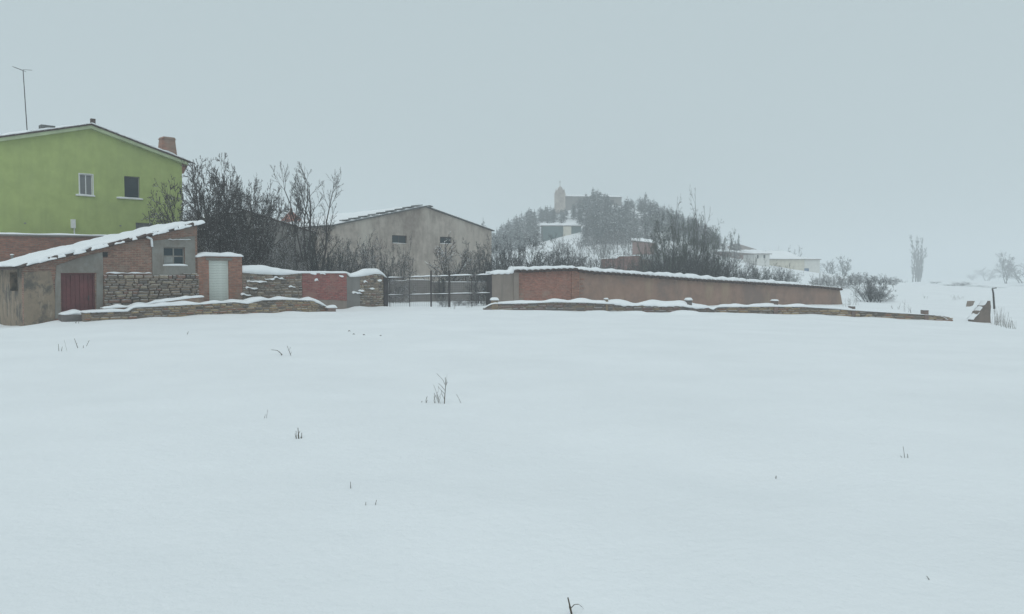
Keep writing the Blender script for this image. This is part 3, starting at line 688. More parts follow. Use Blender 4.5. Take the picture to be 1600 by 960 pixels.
# ------------------------------------------------------------------ long rendered wall with tile coping
tw = TW.thing('long_yard_wall', 'long reddish yard wall with curved coping tiles under snow', 'wall')
ttop = [TW.xz(*p) for p in ((768, 428), (800, 427), (801.5, 424), (824, 424.5), (862, 422.5), (897, 421.5), (901, 423), (920, 426), (980, 430), (1094, 438.5), (1209, 445), (1278, 449), (1312, 452.5))]
ttop[0] = (0, ttop[0][1]); tend = TW.xz(1317, 480)
tb = lambda x: place_z(TW, x) - .6
x800, x897 = TW.xz(801.5, 430)[0], TW.xz(899, 430)[0]
def seg(name, xa, xb, mat, y0, y1, parent=tw):
    xs = [xa] + [x for x, _ in ttop if xa + .01 < x < xb - .01] + [xb]
    return facade([(x, lerp_line(ttop, x)) for x in xs], [(xa, tb(xa)), (xb, tb(xb))], [], y0, y1).put(name, mat, parent)
seg('cement_panel', 0, x800 - .002, 'mud2', -.02, .35); seg('brick_panel', x800 + .35, x897 - .30, 'brick_panel', 0, .35)
seg('pilaster', x800, x800 + .348, 'mud2', -.07, .37); seg('pilaster', x897 - .298, x897 + .25, 'brick_pier', -.06, .37)
bl = seg('rendered_panel', x897 + .252, ttop[-1][0] - .001, 'mud', 0, .35)
b = B(); b.prism([(ttop[-1][0], tb(ttop[-1][0])), (tend[0] + .25, tb(ttop[-1][0])), (tend[0], tend[1]), (ttop[-1][0] + .18, ttop[-1][1] - .5), (ttop[-1][0], ttop[-1][1])], .004, .346); b.put('broken_end', 'mud', tw)
b = B(); b.box(-.10, -.004, -.05, .40, -.8, ttop[0][1] - .05); b.put('gate_pier', 'iron', tw)
for i in range(6):       # toothed brick quoins on the pilasters
    for xx in (x800 + .45, x897 + .36):
        z = .05 + i * .27; b = B(); b.box(xx, xx + (.28 if i % 2 else .16), -.025, -.002, z, z + .10); b.put('brick', 'brick_pier', tw)
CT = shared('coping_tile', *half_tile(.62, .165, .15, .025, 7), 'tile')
x = x800 + .2; nct = 0
while x < ttop[-1][0] + .05:
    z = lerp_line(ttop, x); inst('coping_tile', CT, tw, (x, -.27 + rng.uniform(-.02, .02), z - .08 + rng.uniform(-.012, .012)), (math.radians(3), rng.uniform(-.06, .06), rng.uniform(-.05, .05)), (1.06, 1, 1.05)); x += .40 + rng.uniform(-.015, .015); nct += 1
tsn = [TW.xz(*p) for p in ((767, 422), (796, 420.5), (802, 417.5), (824, 419), (870, 417), (894, 415.5), (902, 419), (930, 420), (980, 424), (1040, 428), (1094, 432), (1150, 435.5), (1209, 439.5), (1250, 443.5), (1285, 448), (1300, 451))]
def scap(name, xa, xb, nu, sd):
    snow_sheet(name, lambda u, v: (xa + (xb - xa) * u, -.15 + .64 * v, lerp_line(ttop, xa + (xb - xa) * u) + (.105 if xa > 1 else 0) - .05 * abs(math.sin(math.pi * (xa + (xb - xa) * u - x800 - .2) / .40)) * (v < .2)), nu, 7, lambda u: max(.03, lerp_line(tsn, xa + (xb - xa) * u) - lerp_line(ttop, xa + (xb - xa) * u) - .06), tw, sd, rag=.07, namp=.35, nsc=1.6, round_u=False)
scap('snow_cap', -.12, x800 - .02, 16, 14); scap('snow_cap', x800 - .02, ttop[-1][0] - .5, 320, 15)

# ------------------------------------------------------------------ low wall with little posts
lr = LWR.thing('low_field_wall', 'long low wall with small posts along the edge of the snowy field', 'wall')
rtop = [LWR.xz(*p) for p in ((757, 482), (762, 478), (770, 475), (801, 475), (835, 474), (867, 472.5), (920, 473.5), (945, 475), (994, 477), (1070, 478), (1086, 480), (1094, 482), (1110, 480.5), (1160, 480), (1209, 479.5), (1262, 480), (1319, 483.5), (1336, 485), (1400, 489), (1444, 491.5), (1470, 493), (1484, 495.5), (1490, 500))]
rbot = [LWR.xz(*p) for p in ((757, 486), (850, 488), (990, 490), (1110, 490), (1212, 494), (1333, 498), (1440, 503), (1490, 506))]
rtop[0] = (0, rtop[0][1]); rtop[-1] = (rwlen, rtop[-1][1]); rbot[0] = (0, rbot[0][1]); rbot[-1] = (rwlen, rbot[-1][1])
facade([(x, z - .02) for x, z in rtop], [(x, z - .6) for x, z in rbot], [], .015, .40).put('mortar_core', 'mortar', lr)
xm = LWR.xz(1120, 480)[0]
lay_stones(lr, 0, xm, rtop, rbot, -.02, .2, 'stone_dull', .3, .7, .09, .16, 41)
lay_stones(lr, xm, rwlen, rtop, rbot, -.02, .2, 'stone_ochre' , .3, .75, .08, .14, 42)
def rth(u):
    x = rwlen * u; a = [(0, .16), (LWR.xz(950, 480)[0], .15), (LWR.xz(960, 480)[0], .17), (LWR.xz(1200, 480)[0], .15), (LWR.xz(1330, 480)[0], .11), (LWR.xz(1430, 480)[0], .06), (LWR.xz(1455, 480)[0], .03), (rwlen, .03)]
    return lerp_line(a, x)
snow_sheet('snow_cap', lambda u, v: (.02 + (rwlen - .4) * u, -.09 + .56 * v, lerp_line(rtop, rwlen * u) - (.10 * (v < .1) * (.5 + nz(u * 80, 3)) if .26 < u < .48 else 0)), 200, 7, rth, lr, 16, rag=.07, namp=.6, nsc=1.2)
for px, w_, pt_, sn in ((773, .34, 469.5, .12), (948, .13, 468, .06), (1077, .26, 469.5, .12), (1212, .24, 470.5, .08), (1333, .20, 479, .05), (1447, .24, 485, .03)):
    x, z = LWR.xz(px, pt_); b = B(); b.prism([(x - w_ / 2, z - 1.2), (x + w_ / 2, z - 1.2), (x + w_ * .46, z), (x - w_ * .46, z)], -.06, .30); p = b.put('post', 'stone_dull', lr)
    snow_sheet('post_snow', lambda u, v, x=x, z=z, w_=w_: (x - w_ * .6 + w_ * 1.2 * u, -.10 + .44 * v, z), 8, 6, sn, p, px, rag=.02, namp=.2)
st = obj('snowy_stone', *stone_mesh(5), M['stone_dull']); p = at(518, 482, 39.4); st.location = (p.x, p.y, surf(p.x, p.y) + .08); st.scale = (.42, .35, .26); st.rotation_euler = (0, 0, .5)
tag(st, 'round snow-capped stone lying at the end of the ochre low wall', 'stone')
snow_sheet('snow_cap', lambda u, v: (-.62 + 1.2 * u, -.5 + v, .38), 8, 8, .55, st, 3, rag=.02, namp=.2)

# ------------------------------------------------------------------ broken corner wall and pole at the field edge
RU = Frame(*on_line(1522, 430, 45.0), 12)
ru = RU.thing('ruined_wall_stub', 'broken triangular stub of wall with snow on its slope', 'ruin')
P2 = [RU.xz(*p) for p in ((1522, 510), (1548.5, 512), (1547.5, 492), (1548.5, 480), (1547.5, 470), (1543, 471.5), (1541, 476), (1537, 478), (1534, 485), (1529, 487), (1527, 493), (1522, 499))]
b = B(); b.prism(P2, 0, .45); b.put('wall', 'stone_rough', ru)
sl_ = [RU.xz(*p) for p in ((1521, 500), (1528, 491), (1533, 485), (1540, 476), (1543, 470.5), (1548, 470.5))]
snow_sheet('snow_cap', lambda u, v: (sl_[0][0] + (sl_[-1][0] - sl_[0][0]) * u, -.03 + .5 * v, lerp_line(sl_, sl_[0][0] + (sl_[-1][0] - sl_[0][0]) * u)), 26, 5, .035, ru, 2, rag=.12, namp=.9, nsc=3)
b = B(); c = RU.xz(1529, 471.5); c2 = RU.xz(1532, 478); b.prism([RU.xz(*p) for p in ((1526, 480), (1531, 478), (1534, 471), (1528, 471.5))], .5, .8); b.put('loose_block', 'mud2', ru)
b = B(); pa, pb, pc = at(1554, 468, 58), at(1552, 458, 58), at(1550.5, 451, 58)
po = thing('leaning_pole', 'bent wooden pole standing in the snow above the wall stub', 'pole', (pa.x, pa.y, pa.z))
b.rod((0, 0, -.7), tuple(pb - pa), .07, .06).rod(tuple(pb - pa), tuple(pc - pa), .06, .05); b.rod(tuple(pc - pa), tuple(at(1557, 450, 58) - pa), .05, .04); b.put('shaft', 'bark', po)

# ------------------------------------------------------------------ barn
BN = Frame(*on_line(665, 430, 75.0), 45)
bx1, bz1 = BN.xz(768, 361); bzp = BN.xz(665, 324)[1]; bk = (bzp - bz1) / bx1; bx0 = -bx1 - 1.2
barn = BN.thing('barn', 'large stained grey-brown barn gable with two small high windows', 'barn')
bw = [rect(BN, 612.5, 367.5, 636, 381), rect(BN, 687.5, 370, 706, 381.5)]
b = facade([(bx0, bzp + bx0 * bk), (0, bzp), (bx1, bz1)], [(bx0, -1), (bx1, -1)], bw, 0, .35); BD = 16
b.box(bx0, bx0 + .35, .35, BD, -1, bzp + bx0 * bk - .03); b.box(bx1 - .35, bx1, .35, BD, -1, bz1 - .03)
b.prism([(bx0 + .35, -1), (bx1 - .35, -1), (bx1 - .35, bz1 + .05), (0, bzp - .02), (bx0 + .35, bzp + bx0 * bk + .05)], BD - .35, BD); b.put('wall', 'barn', barn)
broof = gable_roof(barn, bx0 - .3, bx1 + .3, bzp, bk, -.15, BD + .2, .10, 'sheet', .02)
for sgn, xe in ((-1, -bx0 + .25), (1, bx1 + .25)):
    snow_sheet('roof_snow', lambda u, v, s_=sgn, xe=xe: (s_ * xe * u, -.10 + (BD + .2) * v, bzp + .125 - xe * u * bk), 40, 24, .13 if sgn < 0 else .09, broof, seed=33 + sgn, rag=.08, namp=.4, nsc=.8)
sme = shared('roof_sheet', *(lambda q: (q.v, q.f))(B().prism([(-.30, 0), (.30, 0), (.28, .09), (-.28, .09)], -.10, .9)), 'sheet')
for i in range(9):
    d = .75 + i * .98; inst('roof_sheet', sme, broof, (-d, -.10, bzp + .245 - d * bk), (0, -math.atan(bk) + .10, 0), (1 + .15 * math.sin(i * 2.1), 1, 1))
inst('roof_sheet', sme, broof, (.55, -.12, bzp + .20 - .55 * bk), (0, math.atan(bk) - .05, 0), (.7, 1, 1))
for r_ in bw:
    window(barn, *r_, .16, frame='iron', pane='glass', nx=2, bar=.06)
    snow_sheet('sill_snow', lambda u, v, r_=r_: (r_[0] + (r_[1] - r_[0]) * u, 0.0 + .11 * v, r_[2] + .003), 8, 3, .04, barn)

# ------------------------------------------------------------------ grey outbuilding and red-roofed house behind the trees
GB = Frame(*on_line(385, 430, 60.0), 45)
gb = GB.thing('grey_outbuilding', 'plain grey outbuilding with sloping roof half hidden behind bare trees', 'building')
zp_ = GB.xz(434, 347); z2 = GB.xz(492, 365); kk = (zp_[1] - z2[1]) / (z2[0] - zp_[0]); apex = zp_[1] + kk * zp_[0]
b = B(); b.prism([(-z2[0] * .5, -1), (z2[0], -1), (z2[0], z2[1]), (0, apex), (-z2[0] * .5, apex - kk * z2[0] * .5)], 0, 6); b.put('wall', 'grey_render', gb)
r_ = gable_roof(gb, -z2[0] * .5 - .3, z2[0] + .25, apex, kk, -.15, 6.2, .10, 'tile', .02)
for sgn, xe in ((-1, z2[0] * .5 + .2), (1, z2[0] + .2)):
    snow_sheet('roof_snow', lambda u, v, s_=sgn, xe=xe: (s_ * xe * u, -.08 + 6.2 * v, apex + .125 - xe * u * kk), 20, 10, .10, r_, seed=50 + sgn)
# wing closing the gap to the barn
RH = Frame(*on_line(436, 430, 112.0), 20)
rh = RH.thing('red_roofed_house', 'small white house with terracotta hip roof peeking over the grey outbuilding', 'house')
w_ = RH.xz(479, 430)[0]; zt_, ze_ = RH.xz(457, 330)[1], RH.xz(440, 349)[1]
b = B(); b.box(.35, w_ - .35, .35, w_ - .35, -1.5, ze_); b.put('wall', 'white_render', rh)
b = B(); b.v = [(0, 0, ze_), (w_, 0, ze_), (w_, w_, ze_), (0, w_, ze_), (w_ * .42, w_ * .5, zt_), (w_ * .58, w_ * .5, zt_)]; b.f = [(0, 1, 5, 4), (1, 2, 5), (2, 3, 4, 5), (3, 0, 4), (3, 2, 1, 0)]; r_ = b.put('roof', 'tile_red', rh)
b = B(); b.box(w_ * .45, w_ * .55, w_ * .45, w_ * .55, zt_ - .3, zt_ + .5); b.put('chimney', 'brick_pier', r_)
b = B(); b.box(w_ * .3, w_ * .42, .31, .348, ze_ - 1.4, ze_ - .4); b.put('window', 'glass', rh)

# ------------------------------------------------------------------ church on the hill
CH = Frame(*on_line(868, 430, 262.0), 8)
ch = CH.thing('hilltop_church', 'stone church with a tall bell gable among pines on the hilltop', 'church')
t0 = 0; t1 = CH.xz(883.5, 320)[0]; zsh = CH.xz(870, 300)[1]; ztp = CH.xz(876, 292.5)[1]
b = B(); b.prism([(t0, 14), (t1, 14), (t1, zsh - .4), (t1 * .86, zsh + .5), (t1 * .74, zsh + .7), (t1 * .64, ztp), (t1 * .38, ztp), (t1 * .28, zsh + .7), (t1 * .12, zsh + .5), (t0, zsh - .2)], 0, 2.2); bg_ = b.put('bell_gable', 'barn', ch)
for x in (t1 * .1, t1 * .51, t1 * .92):
    z = ztp if abs(x - t1 * .51) < .1 else zsh + .2; b = B(); b.prism([(x - .22, z), (x + .22, z), (x, z + 1.0)], .9, 1.3); b.put('pinnacle', 'barn', bg_)
b = B(); b.rod((t1 * .51, 1.1, ztp + .9), (t1 * .51, 1.1, ztp + 2.2), .06).rod((t1 * .51 - .35, 1.1, ztp + 1.75), (t1 * .51 + .35, 1.1, ztp + 1.75), .05); b.put('cross', 'iron', bg_)
n1x, nz1 = CH.xz(972, 309); nz0 = CH.xz(890, 307)[1]
b = B(); b.box(t1 + .004, n1x, .6, 8.5, 10, nz0); b.put('nave_wall', 'grey_render', ch)
b = B(); b.v = [(t1 + .01, .2, nz0 + .002), (n1x + .3, .2, nz0 + .002), (n1x + .3, 8.9, nz0 + .002), (t1 + .01, 8.9, nz0 + .002), (t1 + .01, 4.5, nz0 + .9), (n1x + .3, 4.5, nz0 + .9)]; b.f = [(0, 1, 5, 4), (2, 3, 4, 5), (1, 2, 5), (3, 0, 4), (3, 2, 1, 0)]; cr = b.put('roof', 'tile_grey', ch)
snow_sheet('roof_snow', lambda u, v: (t1 + .1 + (n1x + .1 - t1) * u, .25 + 4.2 * v, nz0 + .03 + .88 * v), 30, 6, .10, cr, 2, rag=.1)
b = B(); b.box(n1x - 4.2, n1x - 2.6, .5, .596, nz0 - 2.2, nz0 - 1.0); b.put('window', 'dark', ch)

# ------------------------------------------------------------------ shelter on the slope, red shed, brick ruin
SHL = Frame(*on_line(848, 430, 210.0), 6)
sh = SHL.thing('hillside_shelter', 'long dark green shelter with thick snow on its flat roof below the church', 'shelter')
L0, zb_ = SHL.xz(908, 369); zt_ = SHL.xz(860, 353.5)[1]; a_, c_ = SHL.xz(880, 360)[0], SHL.xz(892.5, 360)[0]
for k in range(9):
    xa_, xb_ = L0 * k / 9, L0 * (k + 1) / 9
    b = B(); b.box(xa_ + .03, xb_ - .03, 0, .2, zb_ - 2, zt_); b.put('panel', 'teal', sh)
b = B(); b.box(a_, c_, -.25, -.01, zb_ - 1, zt_ - .05); b.put('cream_panel', 'cream', sh)
b = B(); b.box(.1, L0 - .1, .21, 4, zb_ - 2, zt_ - .05); b.put('body', 'teal', sh)
b = B(); b.box(-.3, L0 + .3, -.4, 4.4, zt_ + .002, zt_ + .12); r_ = b.put('roof', 'tile_grey', sh)
snow_sheet('roof_snow', lambda u, v: (-.3 + (L0 + .5) * u, -.45 + 4.8 * v, zt_ + .125), 40, 6, .55, r_, 4, rag=.3, namp=.5, nsc=.7)
b = B(); pz = SHL.xz(820, 366)[1]
for k in range(10): b.rod((-5.5 + k * .6, -.1, pz - 1.2), (-5.5 + k * .6, -.1, pz + .1), .05, k=4)
b.rod((-5.6, -.1, pz), (0, -.1, pz), .05, k=4); b.put('railing', 'iron', sh)
RS = Frame(*on_line(988, 430, 150.0), -8)
rs = RS.thing('red_brick_hut', 'small red brick hut with snowy lean-to roof on the slope', 'hut')
L0, _ = RS.xz(1022, 380); za, zb_, z0_ = RS.xz(989, 377)[1], RS.xz(1022, 381)[1], RS.xz(990, 389)[1] - 1
b = B(); b.prism([(0, z0_), (L0, z0_), (L0, zb_), (0, za)], 0, 3.5); b.put('wall', 'brick_far', rs)
b = B(); b.prism([(-.2, za + .02), (L0 + .2, zb_ - .02), (L0 + .2, zb_ + .1), (-.2, za + .14)], -.25, 3.7); r_ = b.put('roof', 'tile_grey', rs)
snow_sheet('roof_snow', lambda u, v: (-.2 + (L0 + .4) * u, -.25 + 3.9 * v, za + .14 + (zb_ - za) * u + .55 * v), 14, 6, .25, r_, 4, rag=.1)
BRN = Frame(*on_line(940, 430, 98.0), 4)
br = BRN.thing('brick_ruin_wall', 'low ruined brick wall showing through scrub beyond the yard wall', 'wall')
rt = [BRN.xz(*p) for p in ((940, 405), (965, 404), (966, 401), (1002, 400), (1003, 405), (1018, 408))]; rt[0] = (0, rt[0][1])
facade(rt, [(0, -2.5), (rt[-1][0], -2.5)], [], 0, .4).put('wall', 'brick_far', br)
snow_sheet('snow_cap', lambda u, v: (rt[-1][0] * u, -.05 + .5 * v, lerp_line(rt, rt[-1][0] * u)), 40, 4, .09, br, 3, rag=.05, namp=.6)

# ------------------------------------------------------------------ houses at the foot of the hill
H1 = Frame(*on_line(1139, 430, 205.0), 10)
h1 = H1.thing('hipped_house', 'grey-brown tiled hip roof house above the white houses with dark cypress beside it', 'house')
L0 = H1.xz(1186, 391)[0]; ze_, zt_ = H1.xz(1150, 391)[1], H1.xz(1160, 380.3)[1]
b = B(); b.box(.4, L0 - .4, .4, 6.6, -1, ze_); b.put('wall', 'barn', h1)
b = B(); b.v = [(0, 0, ze_), (L0, 0, ze_), (L0, 7, ze_), (0, 7, ze_), (L0 * .35, 3.5, zt_), (L0 * .50, 3.5, zt_)]; b.f = [(0, 1, 5, 4), (1, 2, 5), (2, 3, 4, 5), (3, 0, 4), (3, 2, 1, 0)]; b.put('roof', 'tile_grey', h1)
H2 = Frame(*on_line(1128, 430, 182.0), 8)
h2 = H2.thing('brick_row_house', 'long brick house under a white snow roof behind the scrub', 'house')
L0 = H2.xz(1178, 398)[0]; zc = H2.xz(1150, 394.5)[1]; zw = H2.xz(1150, 391)[1]; zl = H2.xz(1178, 398)[1]
b = B(); b.prism([(0, -1), (L0, -1), (L0, zl), (0, zc)], 0, 6); b.put('wall', 'brick_far', h2)
b = B(); b.prism([(-.2, zc), (L0 + .2, zl), (L0 + .2, zl + .15), (-.2, zc + .15)], -.3, 6.3); r_ = b.put('roof', 'tile_grey', h2)
snow_sheet('roof_snow', lambda u, v: (-.2 + (L0 + .4) * u, -.3 + 6.6 * v, zc + .16 + (zl - zc) * u + .5 * v), 30, 6, .30, r_, 4, rag=.15)
H3 = Frame(*on_line(1178, 430, 172.0), 6)
h3 = H3.thing('white_house', 'small white house with two dark upper windows under a snow roof', 'house')
L0, zt_ = H3.xz(1202.5, 397.5); ws = [rect(H3, 1183, 398.5, 1185.5, 404), rect(H3, 1193, 398.5, 1196, 404)]
b = facade([(0, zt_), (L0, zt_)], [(0, -1.5), (L0, -1.5)], ws, 0, .3); b.box(0, L0, .7, 6, -1.5, zt_ - .03); b.put('wall', 'white_render', h3)
for r_ in ws: window(h3, *r_, .1, frame='dark_frame', nx=1, bar=.05)
b = B(); b.prism([(-.5, zt_ + .002), (L0 + .4, zt_ + .002), (L0 + .4, zt_ + .12), (-.5, zt_ + .12)], -.4, 6.3); r_ = b.put('roof', 'tile_grey', h3)
snow_sheet('roof_snow', lambda u, v: (-.5 + (L0 + .9) * u, -.4 + 6.7 * v, zt_ + .125 + .9 * v), 16, 8, .25, r_, 4, rag=.1)
H4 = Frame(*on_line(1201, 430, 178.0), 4)
h4 = H4.thing('cream_farmhouse', 'long cream farmhouse with broad white snow roof and blue door', 'house')
L0 = H4.xz(1257, 406)[0]; L1 = H4.xz(1282, 406)[0]; ze_ = H4.xz(1230, 405.5)[1]; zr_ = H4.xz(1230, 391)[1]; xa_, xb_ = H4.xz(1207, 392)[0], H4.xz(1236, 391)[0]
dr4 = rect(H4, 1255.5, 419.5, 1263, 433); dr4 = (dr4[0] + .3, dr4[1] + .3, -.6, dr4[3])
b = B(); b.box(0, L0, 0, 8, -1.5, ze_ - .02); b.put('wall', 'cream', h4)
facade([(L0 + .01, ze_ - .1), (L1, ze_ - .1)], [(L0 + .01, -1.8), (L1, -1.8)], [dr4], .3, .6).put('extension_wall', 'white_render', h4)
b = B(); b.box(L0 + .01, L1, .9, 7, -1.8, ze_ - .12); b.put('extension_body', 'white_render', h4)
b = B(); b.box(dr4[0], dr4[1], .42, .5, dr4[2], dr4[3]); b.put('door', 'blue_door', h4)
zs_ = .08
b = B(); b.v = [(-.4, -.4, ze_), (L0 + .2, -.4, ze_), (L0 + .2, 8.3, ze_), (-.4, 8.3, ze_), (xa_, 4, zr_), (xb_, 4, zr_)]; b.f = [(0, 1, 5, 4), (1, 2, 5), (2, 3, 4, 5), (3, 0, 4), (3, 2, 1, 0)]; r_ = b.put('roof', 'tile_grey', h4)
def hip(u, v):
    a = Vector((-.35, -.35, ze_ + .06)).lerp(Vector((L0 + .12, -.35, ze_ + .06)), u); c = Vector((xa_, 4, zr_ + .06)).lerp(Vector((xb_, 4, zr_ + .06)), u); return a.lerp(c, v)
snow_sheet('roof_snow', hip, 24, 10, .12, r_, 7, rag=.05)
snow_sheet('roof_snow', lambda u, v: Vector((L0 + .13, -.3, ze_ + .06)).lerp(Vector((L0 + .13, 8, ze_ + .06)), u).lerp(Vector((xb_, 4, zr_ + .06)), v * .98), 12, 10, .10, r_, 8, rag=.04)
b = B(); b.prism([(L0 + .25, ze_ - .098), (L1 + .2, ze_ - .098), (L1 + .2, ze_ + .04), (L0 + .25, ze_ + .04)], 0, 7.2); e_ = b.put('extension_roof', 'tile_grey', h4)
snow_sheet('roof_snow', lambda u, v: (L0 + .25 + (L1 - L0) * u, 0 + 7.2 * v, ze_ + .045 + .3 * v), 14, 6, .2, e_, 9, rag=.08)

# ------------------------------------------------------------------ vegetation
def tubes(P0, P1, R0, R1, rg, k=3):
    """numpy arrays of segments -> k-sided tapering tubes"""
    P0, P1, R0, R1 = map(np.asarray, (P0, P1, R0, R1)); n = len(P0)
    D = P1 - P0; D /= np.linalg.norm(D, axis=1, keepdims=True) + 1e-9
    ref = np.where(np.abs(D[:, 2:3]) > .9, np.array([[1., 0, 0]]), np.array([[0, 0, 1.]]))
    U = np.cross(D, ref); U /= np.linalg.norm(U, axis=1, keepdims=True); W = np.cross(D, U)
    ph = rg.random(n) * 6.283; V = np.empty((n, 2 * k, 3))
    for i in range(k):
        a = ph + 6.2832 * i / k; off = U * np.cos(a)[:, None] + W * np.sin(a)[:, None]
        V[:, i] = P0 + off * R0[:, None]; V[:, k + i] = P1 + off * R1[:, None]
    base = (np.arange(n) * 2 * k)[:, None]; Fq = []
    for i in range(k): Fq.append(np.concatenate([base + i, base + (i + 1) % k, base + k + (i + 1) % k, base + k + i], 1))
    return V.reshape(-1, 3), np.stack(Fq, 1).reshape(-1, 4)
def np_mesh(name, V, Fq, mat):
    me = bpy.data.meshes.new(name); n, k = Fq.shape
    me.vertices.add(len(V)); me.vertices.foreach_set('co', np.ascontiguousarray(V, dtype=np.float32).ravel())
    me.loops.add(n * k); me.loops.foreach_set('vertex_index', np.ascontiguousarray(Fq, dtype=np.int32).ravel())
    me.polygons.add(n); me.polygons.foreach_set('loop_start', np.arange(0, n * k, k, dtype=np.int32)); me.polygons.foreach_set('loop_total', np.full(n, k, dtype=np.int32))
    me.update(calc_edges=True); me.validate(); me.materials.append(M[mat]); return me
def grow(seed, stems=1, H=6.0, r0=.12, lean=(.0, .3), spread=.2, kids=(8, 6, 4), ratio=(.55, .5, .5), ang=(.6, .7, .7), up=.06, jit=.14, start=.25, rmin=.006, hv=(.75, 1.0), taper=.35):
    r = random.Random(seed); out = []; todo = []
    for i in range(stems):
        a = 6.2832 * ((i * .618034) % 1.0) + r.uniform(-.2, .2); l = lean[0] + (lean[1] - lean[0]) * math.sqrt((i + r.random()) / stems)
        d = Vector((math.cos(a) * math.sin(l), math.sin(a) * math.sin(l), math.cos(l)))
        todo.append((Vector((math.cos(a) * spread * r.random(), math.sin(a) * spread * r.random(), -.15)), d, H * r.uniform(*hv), r0 * r.uniform(.7, 1), 0))
    while todo:
        p, d, L, R, lv = todo.pop()
        n = (8, 6, 4, 3, 2)[min(lv, 4)]; st = L / n; nk = kids[lv] if lv < len(kids) else 0
        pts = []
        for i in range(n):
            d = (d + Vector((r.gauss(0, jit), r.gauss(0, jit), r.gauss(0, jit) * .6 + up))).normalized()
            q = p + d * st; ra, rb = R * (1 - (1 - taper) * i / n), R * (1 - (1 - taper) * (i + 1) / n)
            out.append((p, q, ra, rb, lv)); pts.append((q, d, rb, (i + 1) / n)); p = q
        for _ in range(nk):
            u = r.uniform(start, 1.0) if lv == 0 else r.uniform(.15, 1.0); q, dd, rb, f_ = pts[min(n - 1, int(u * n))]
            ax = dd.cross(Vector((r.gauss(0, 1), r.gauss(0, 1), r.gauss(0, 1))))
            if ax.length < 1e-3: continue
            nd = Matrix.Rotation(ang[min(lv, len(ang) - 1)] * r.uniform(.6, 1.3), 3, ax.normalized()) @ dd
            todo.append((q, nd, L * ratio[min(lv, len(ratio) - 1)] * r.uniform(.6, 1.1) * (1.15 - .5 * f_), max(rmin, rb * r.uniform(.45, .65)), lv + 1))
    return out
DEBUG = 0
class Proto: pass
def make_proto(seed, mat, split=1, trunk_name='trunk', crown_name='crown', **kw):
    segs = grow(seed, **kw); rg = np.random.default_rng(seed); p = Proto(); p.parts = []; p.n = kw.get('stems', 1)
    for nm, sel, k in ((trunk_name, [s for s in segs if s[4] <= split], 5), (crown_name, [s for s in segs if s[4] > split], 3)):
        if not sel: continue
        V, Fq = tubes([tuple(s[0]) for s in sel], [tuple(s[1]) for s in sel], [s[2] for s in sel], [s[3] for s in sel], rg, k)
        p.parts.append((nm, np_mesh(nm, V, Fq, mat)))
    A = np.array([tuple(s[1]) for s in segs]); p.h = np.percentile(A[:, 2], 99.5); p.w = np.percentile(A[:, 0], 98) - np.percentile(A[:, 0], 2)
    if DEBUG: print('PROTO', seed, mat, len(segs), round(p.h, 2), round(p.w, 2))
    return p
def plant(proto, name, label, cat, px, d, top, wpx=None, rz=0.0, group=None, mats=None, base=None):
    p = at(px, 430, d); gz_ = surf(p.x, p.y) if base is None else base
    h = at(px, top, d).z - gz_; s_ = h / proto.h; sx = (wpx * d / F) / proto.w if wpx else s_
    t = thing(name, label, cat, (p.x, p.y, gz_), rz, group); t.scale = (sx, sx, s_)
    for nm, me in proto.parts:
        o = inst(nm, me, t, (0, 0, 0))
        if nm == 'stems' or (nm == 'trunk' and proto.n > 1): o['kind'] = 'stuff'
    return t
R_ = random.Random(77)
ORD = 'first second third fourth fifth sixth seventh eighth ninth tenth eleventh twelfth thirteenth fourteenth fifteenth sixteenth seventeenth eighteenth nineteenth twentieth twenty-first twenty-second twenty-third twenty-fourth'.split()
def rank(rows, i): return ORD[sorted(range(len(rows)), key=lambda k: rows[k][0]).index(i)]
pol = make_proto(1, 'bark', 1, stems=34, H=6.9, r0=.085, lean=(.0, .80), hv=(.86, 1.0), spread=1.0, kids=(15, 8, 5), ratio=(.36, .46, .5), ang=(.8, .75, .7), up=.02, jit=.12, rmin=.0185, start=.10)
pol2 = make_proto(8, 'bark', 1, stems=14, H=6.4, r0=.085, lean=(.0, .62), hv=(.85, 1.0), spread=.7, kids=(14, 8, 5), ratio=(.36, .48, .5), ang=(.8, .75, .7), up=.02, jit=.12, rmin=.016, start=.12)
vase = make_proto(2, 'bark', 1, stems=6, H=7.4, r0=.10, lean=(.04, .36), hv=(.85, 1.0), spread=.2, kids=(14, 7, 4), ratio=(.30, .46, .5), ang=(.6, .6, .6), up=.06, jit=.10, rmin=.010, start=.28)
vase2 = make_proto(12, 'bark', 1, stems=3, H=8, r0=.10, lean=(.05, .30), spread=.2, kids=(8, 5, 3), ratio=(.34, .45, .5), ang=(.6, .6, .6), up=.05, jit=.09, rmin=.012, start=.4)
scr = [make_proto(20 + i, 'bark_snowy', 0, 'stems', 'twigs', stems=14, H=2.6, r0=.035, lean=(.0, .8), spread=.9, kids=(9, 8, 4), ratio=(.5, .52, .5), ang=(.85, .85, .8), up=.01, jit=.2, rmin=.009, start=.05) for i in range(3)]
drk = [make_proto(30 + i, 'scrub_dark', 0, 'stems', 'twigs', stems=20, H=3.6, r0=.045, lean=(.0, .5), spread=1.6, kids=(10, 7, 4), ratio=(.36, .52, .5), ang=(.75, .8, .8), up=.02, jit=.16, rmin=.010, start=.04) for i in range(3)]
grn = [make_proto(40 + i, 'scrub_green', 0, 'stems', 'twigs', stems=13, H=5.8, r0=.05, lean=(.0, .36), hv=(.5, 1.0), spread=1.2, kids=(14, 8, 4), ratio=(.30, .5, .5), ang=(.75, .8, .8), up=.02, jit=.17, rmin=.009, start=.05) for i in range(3)]
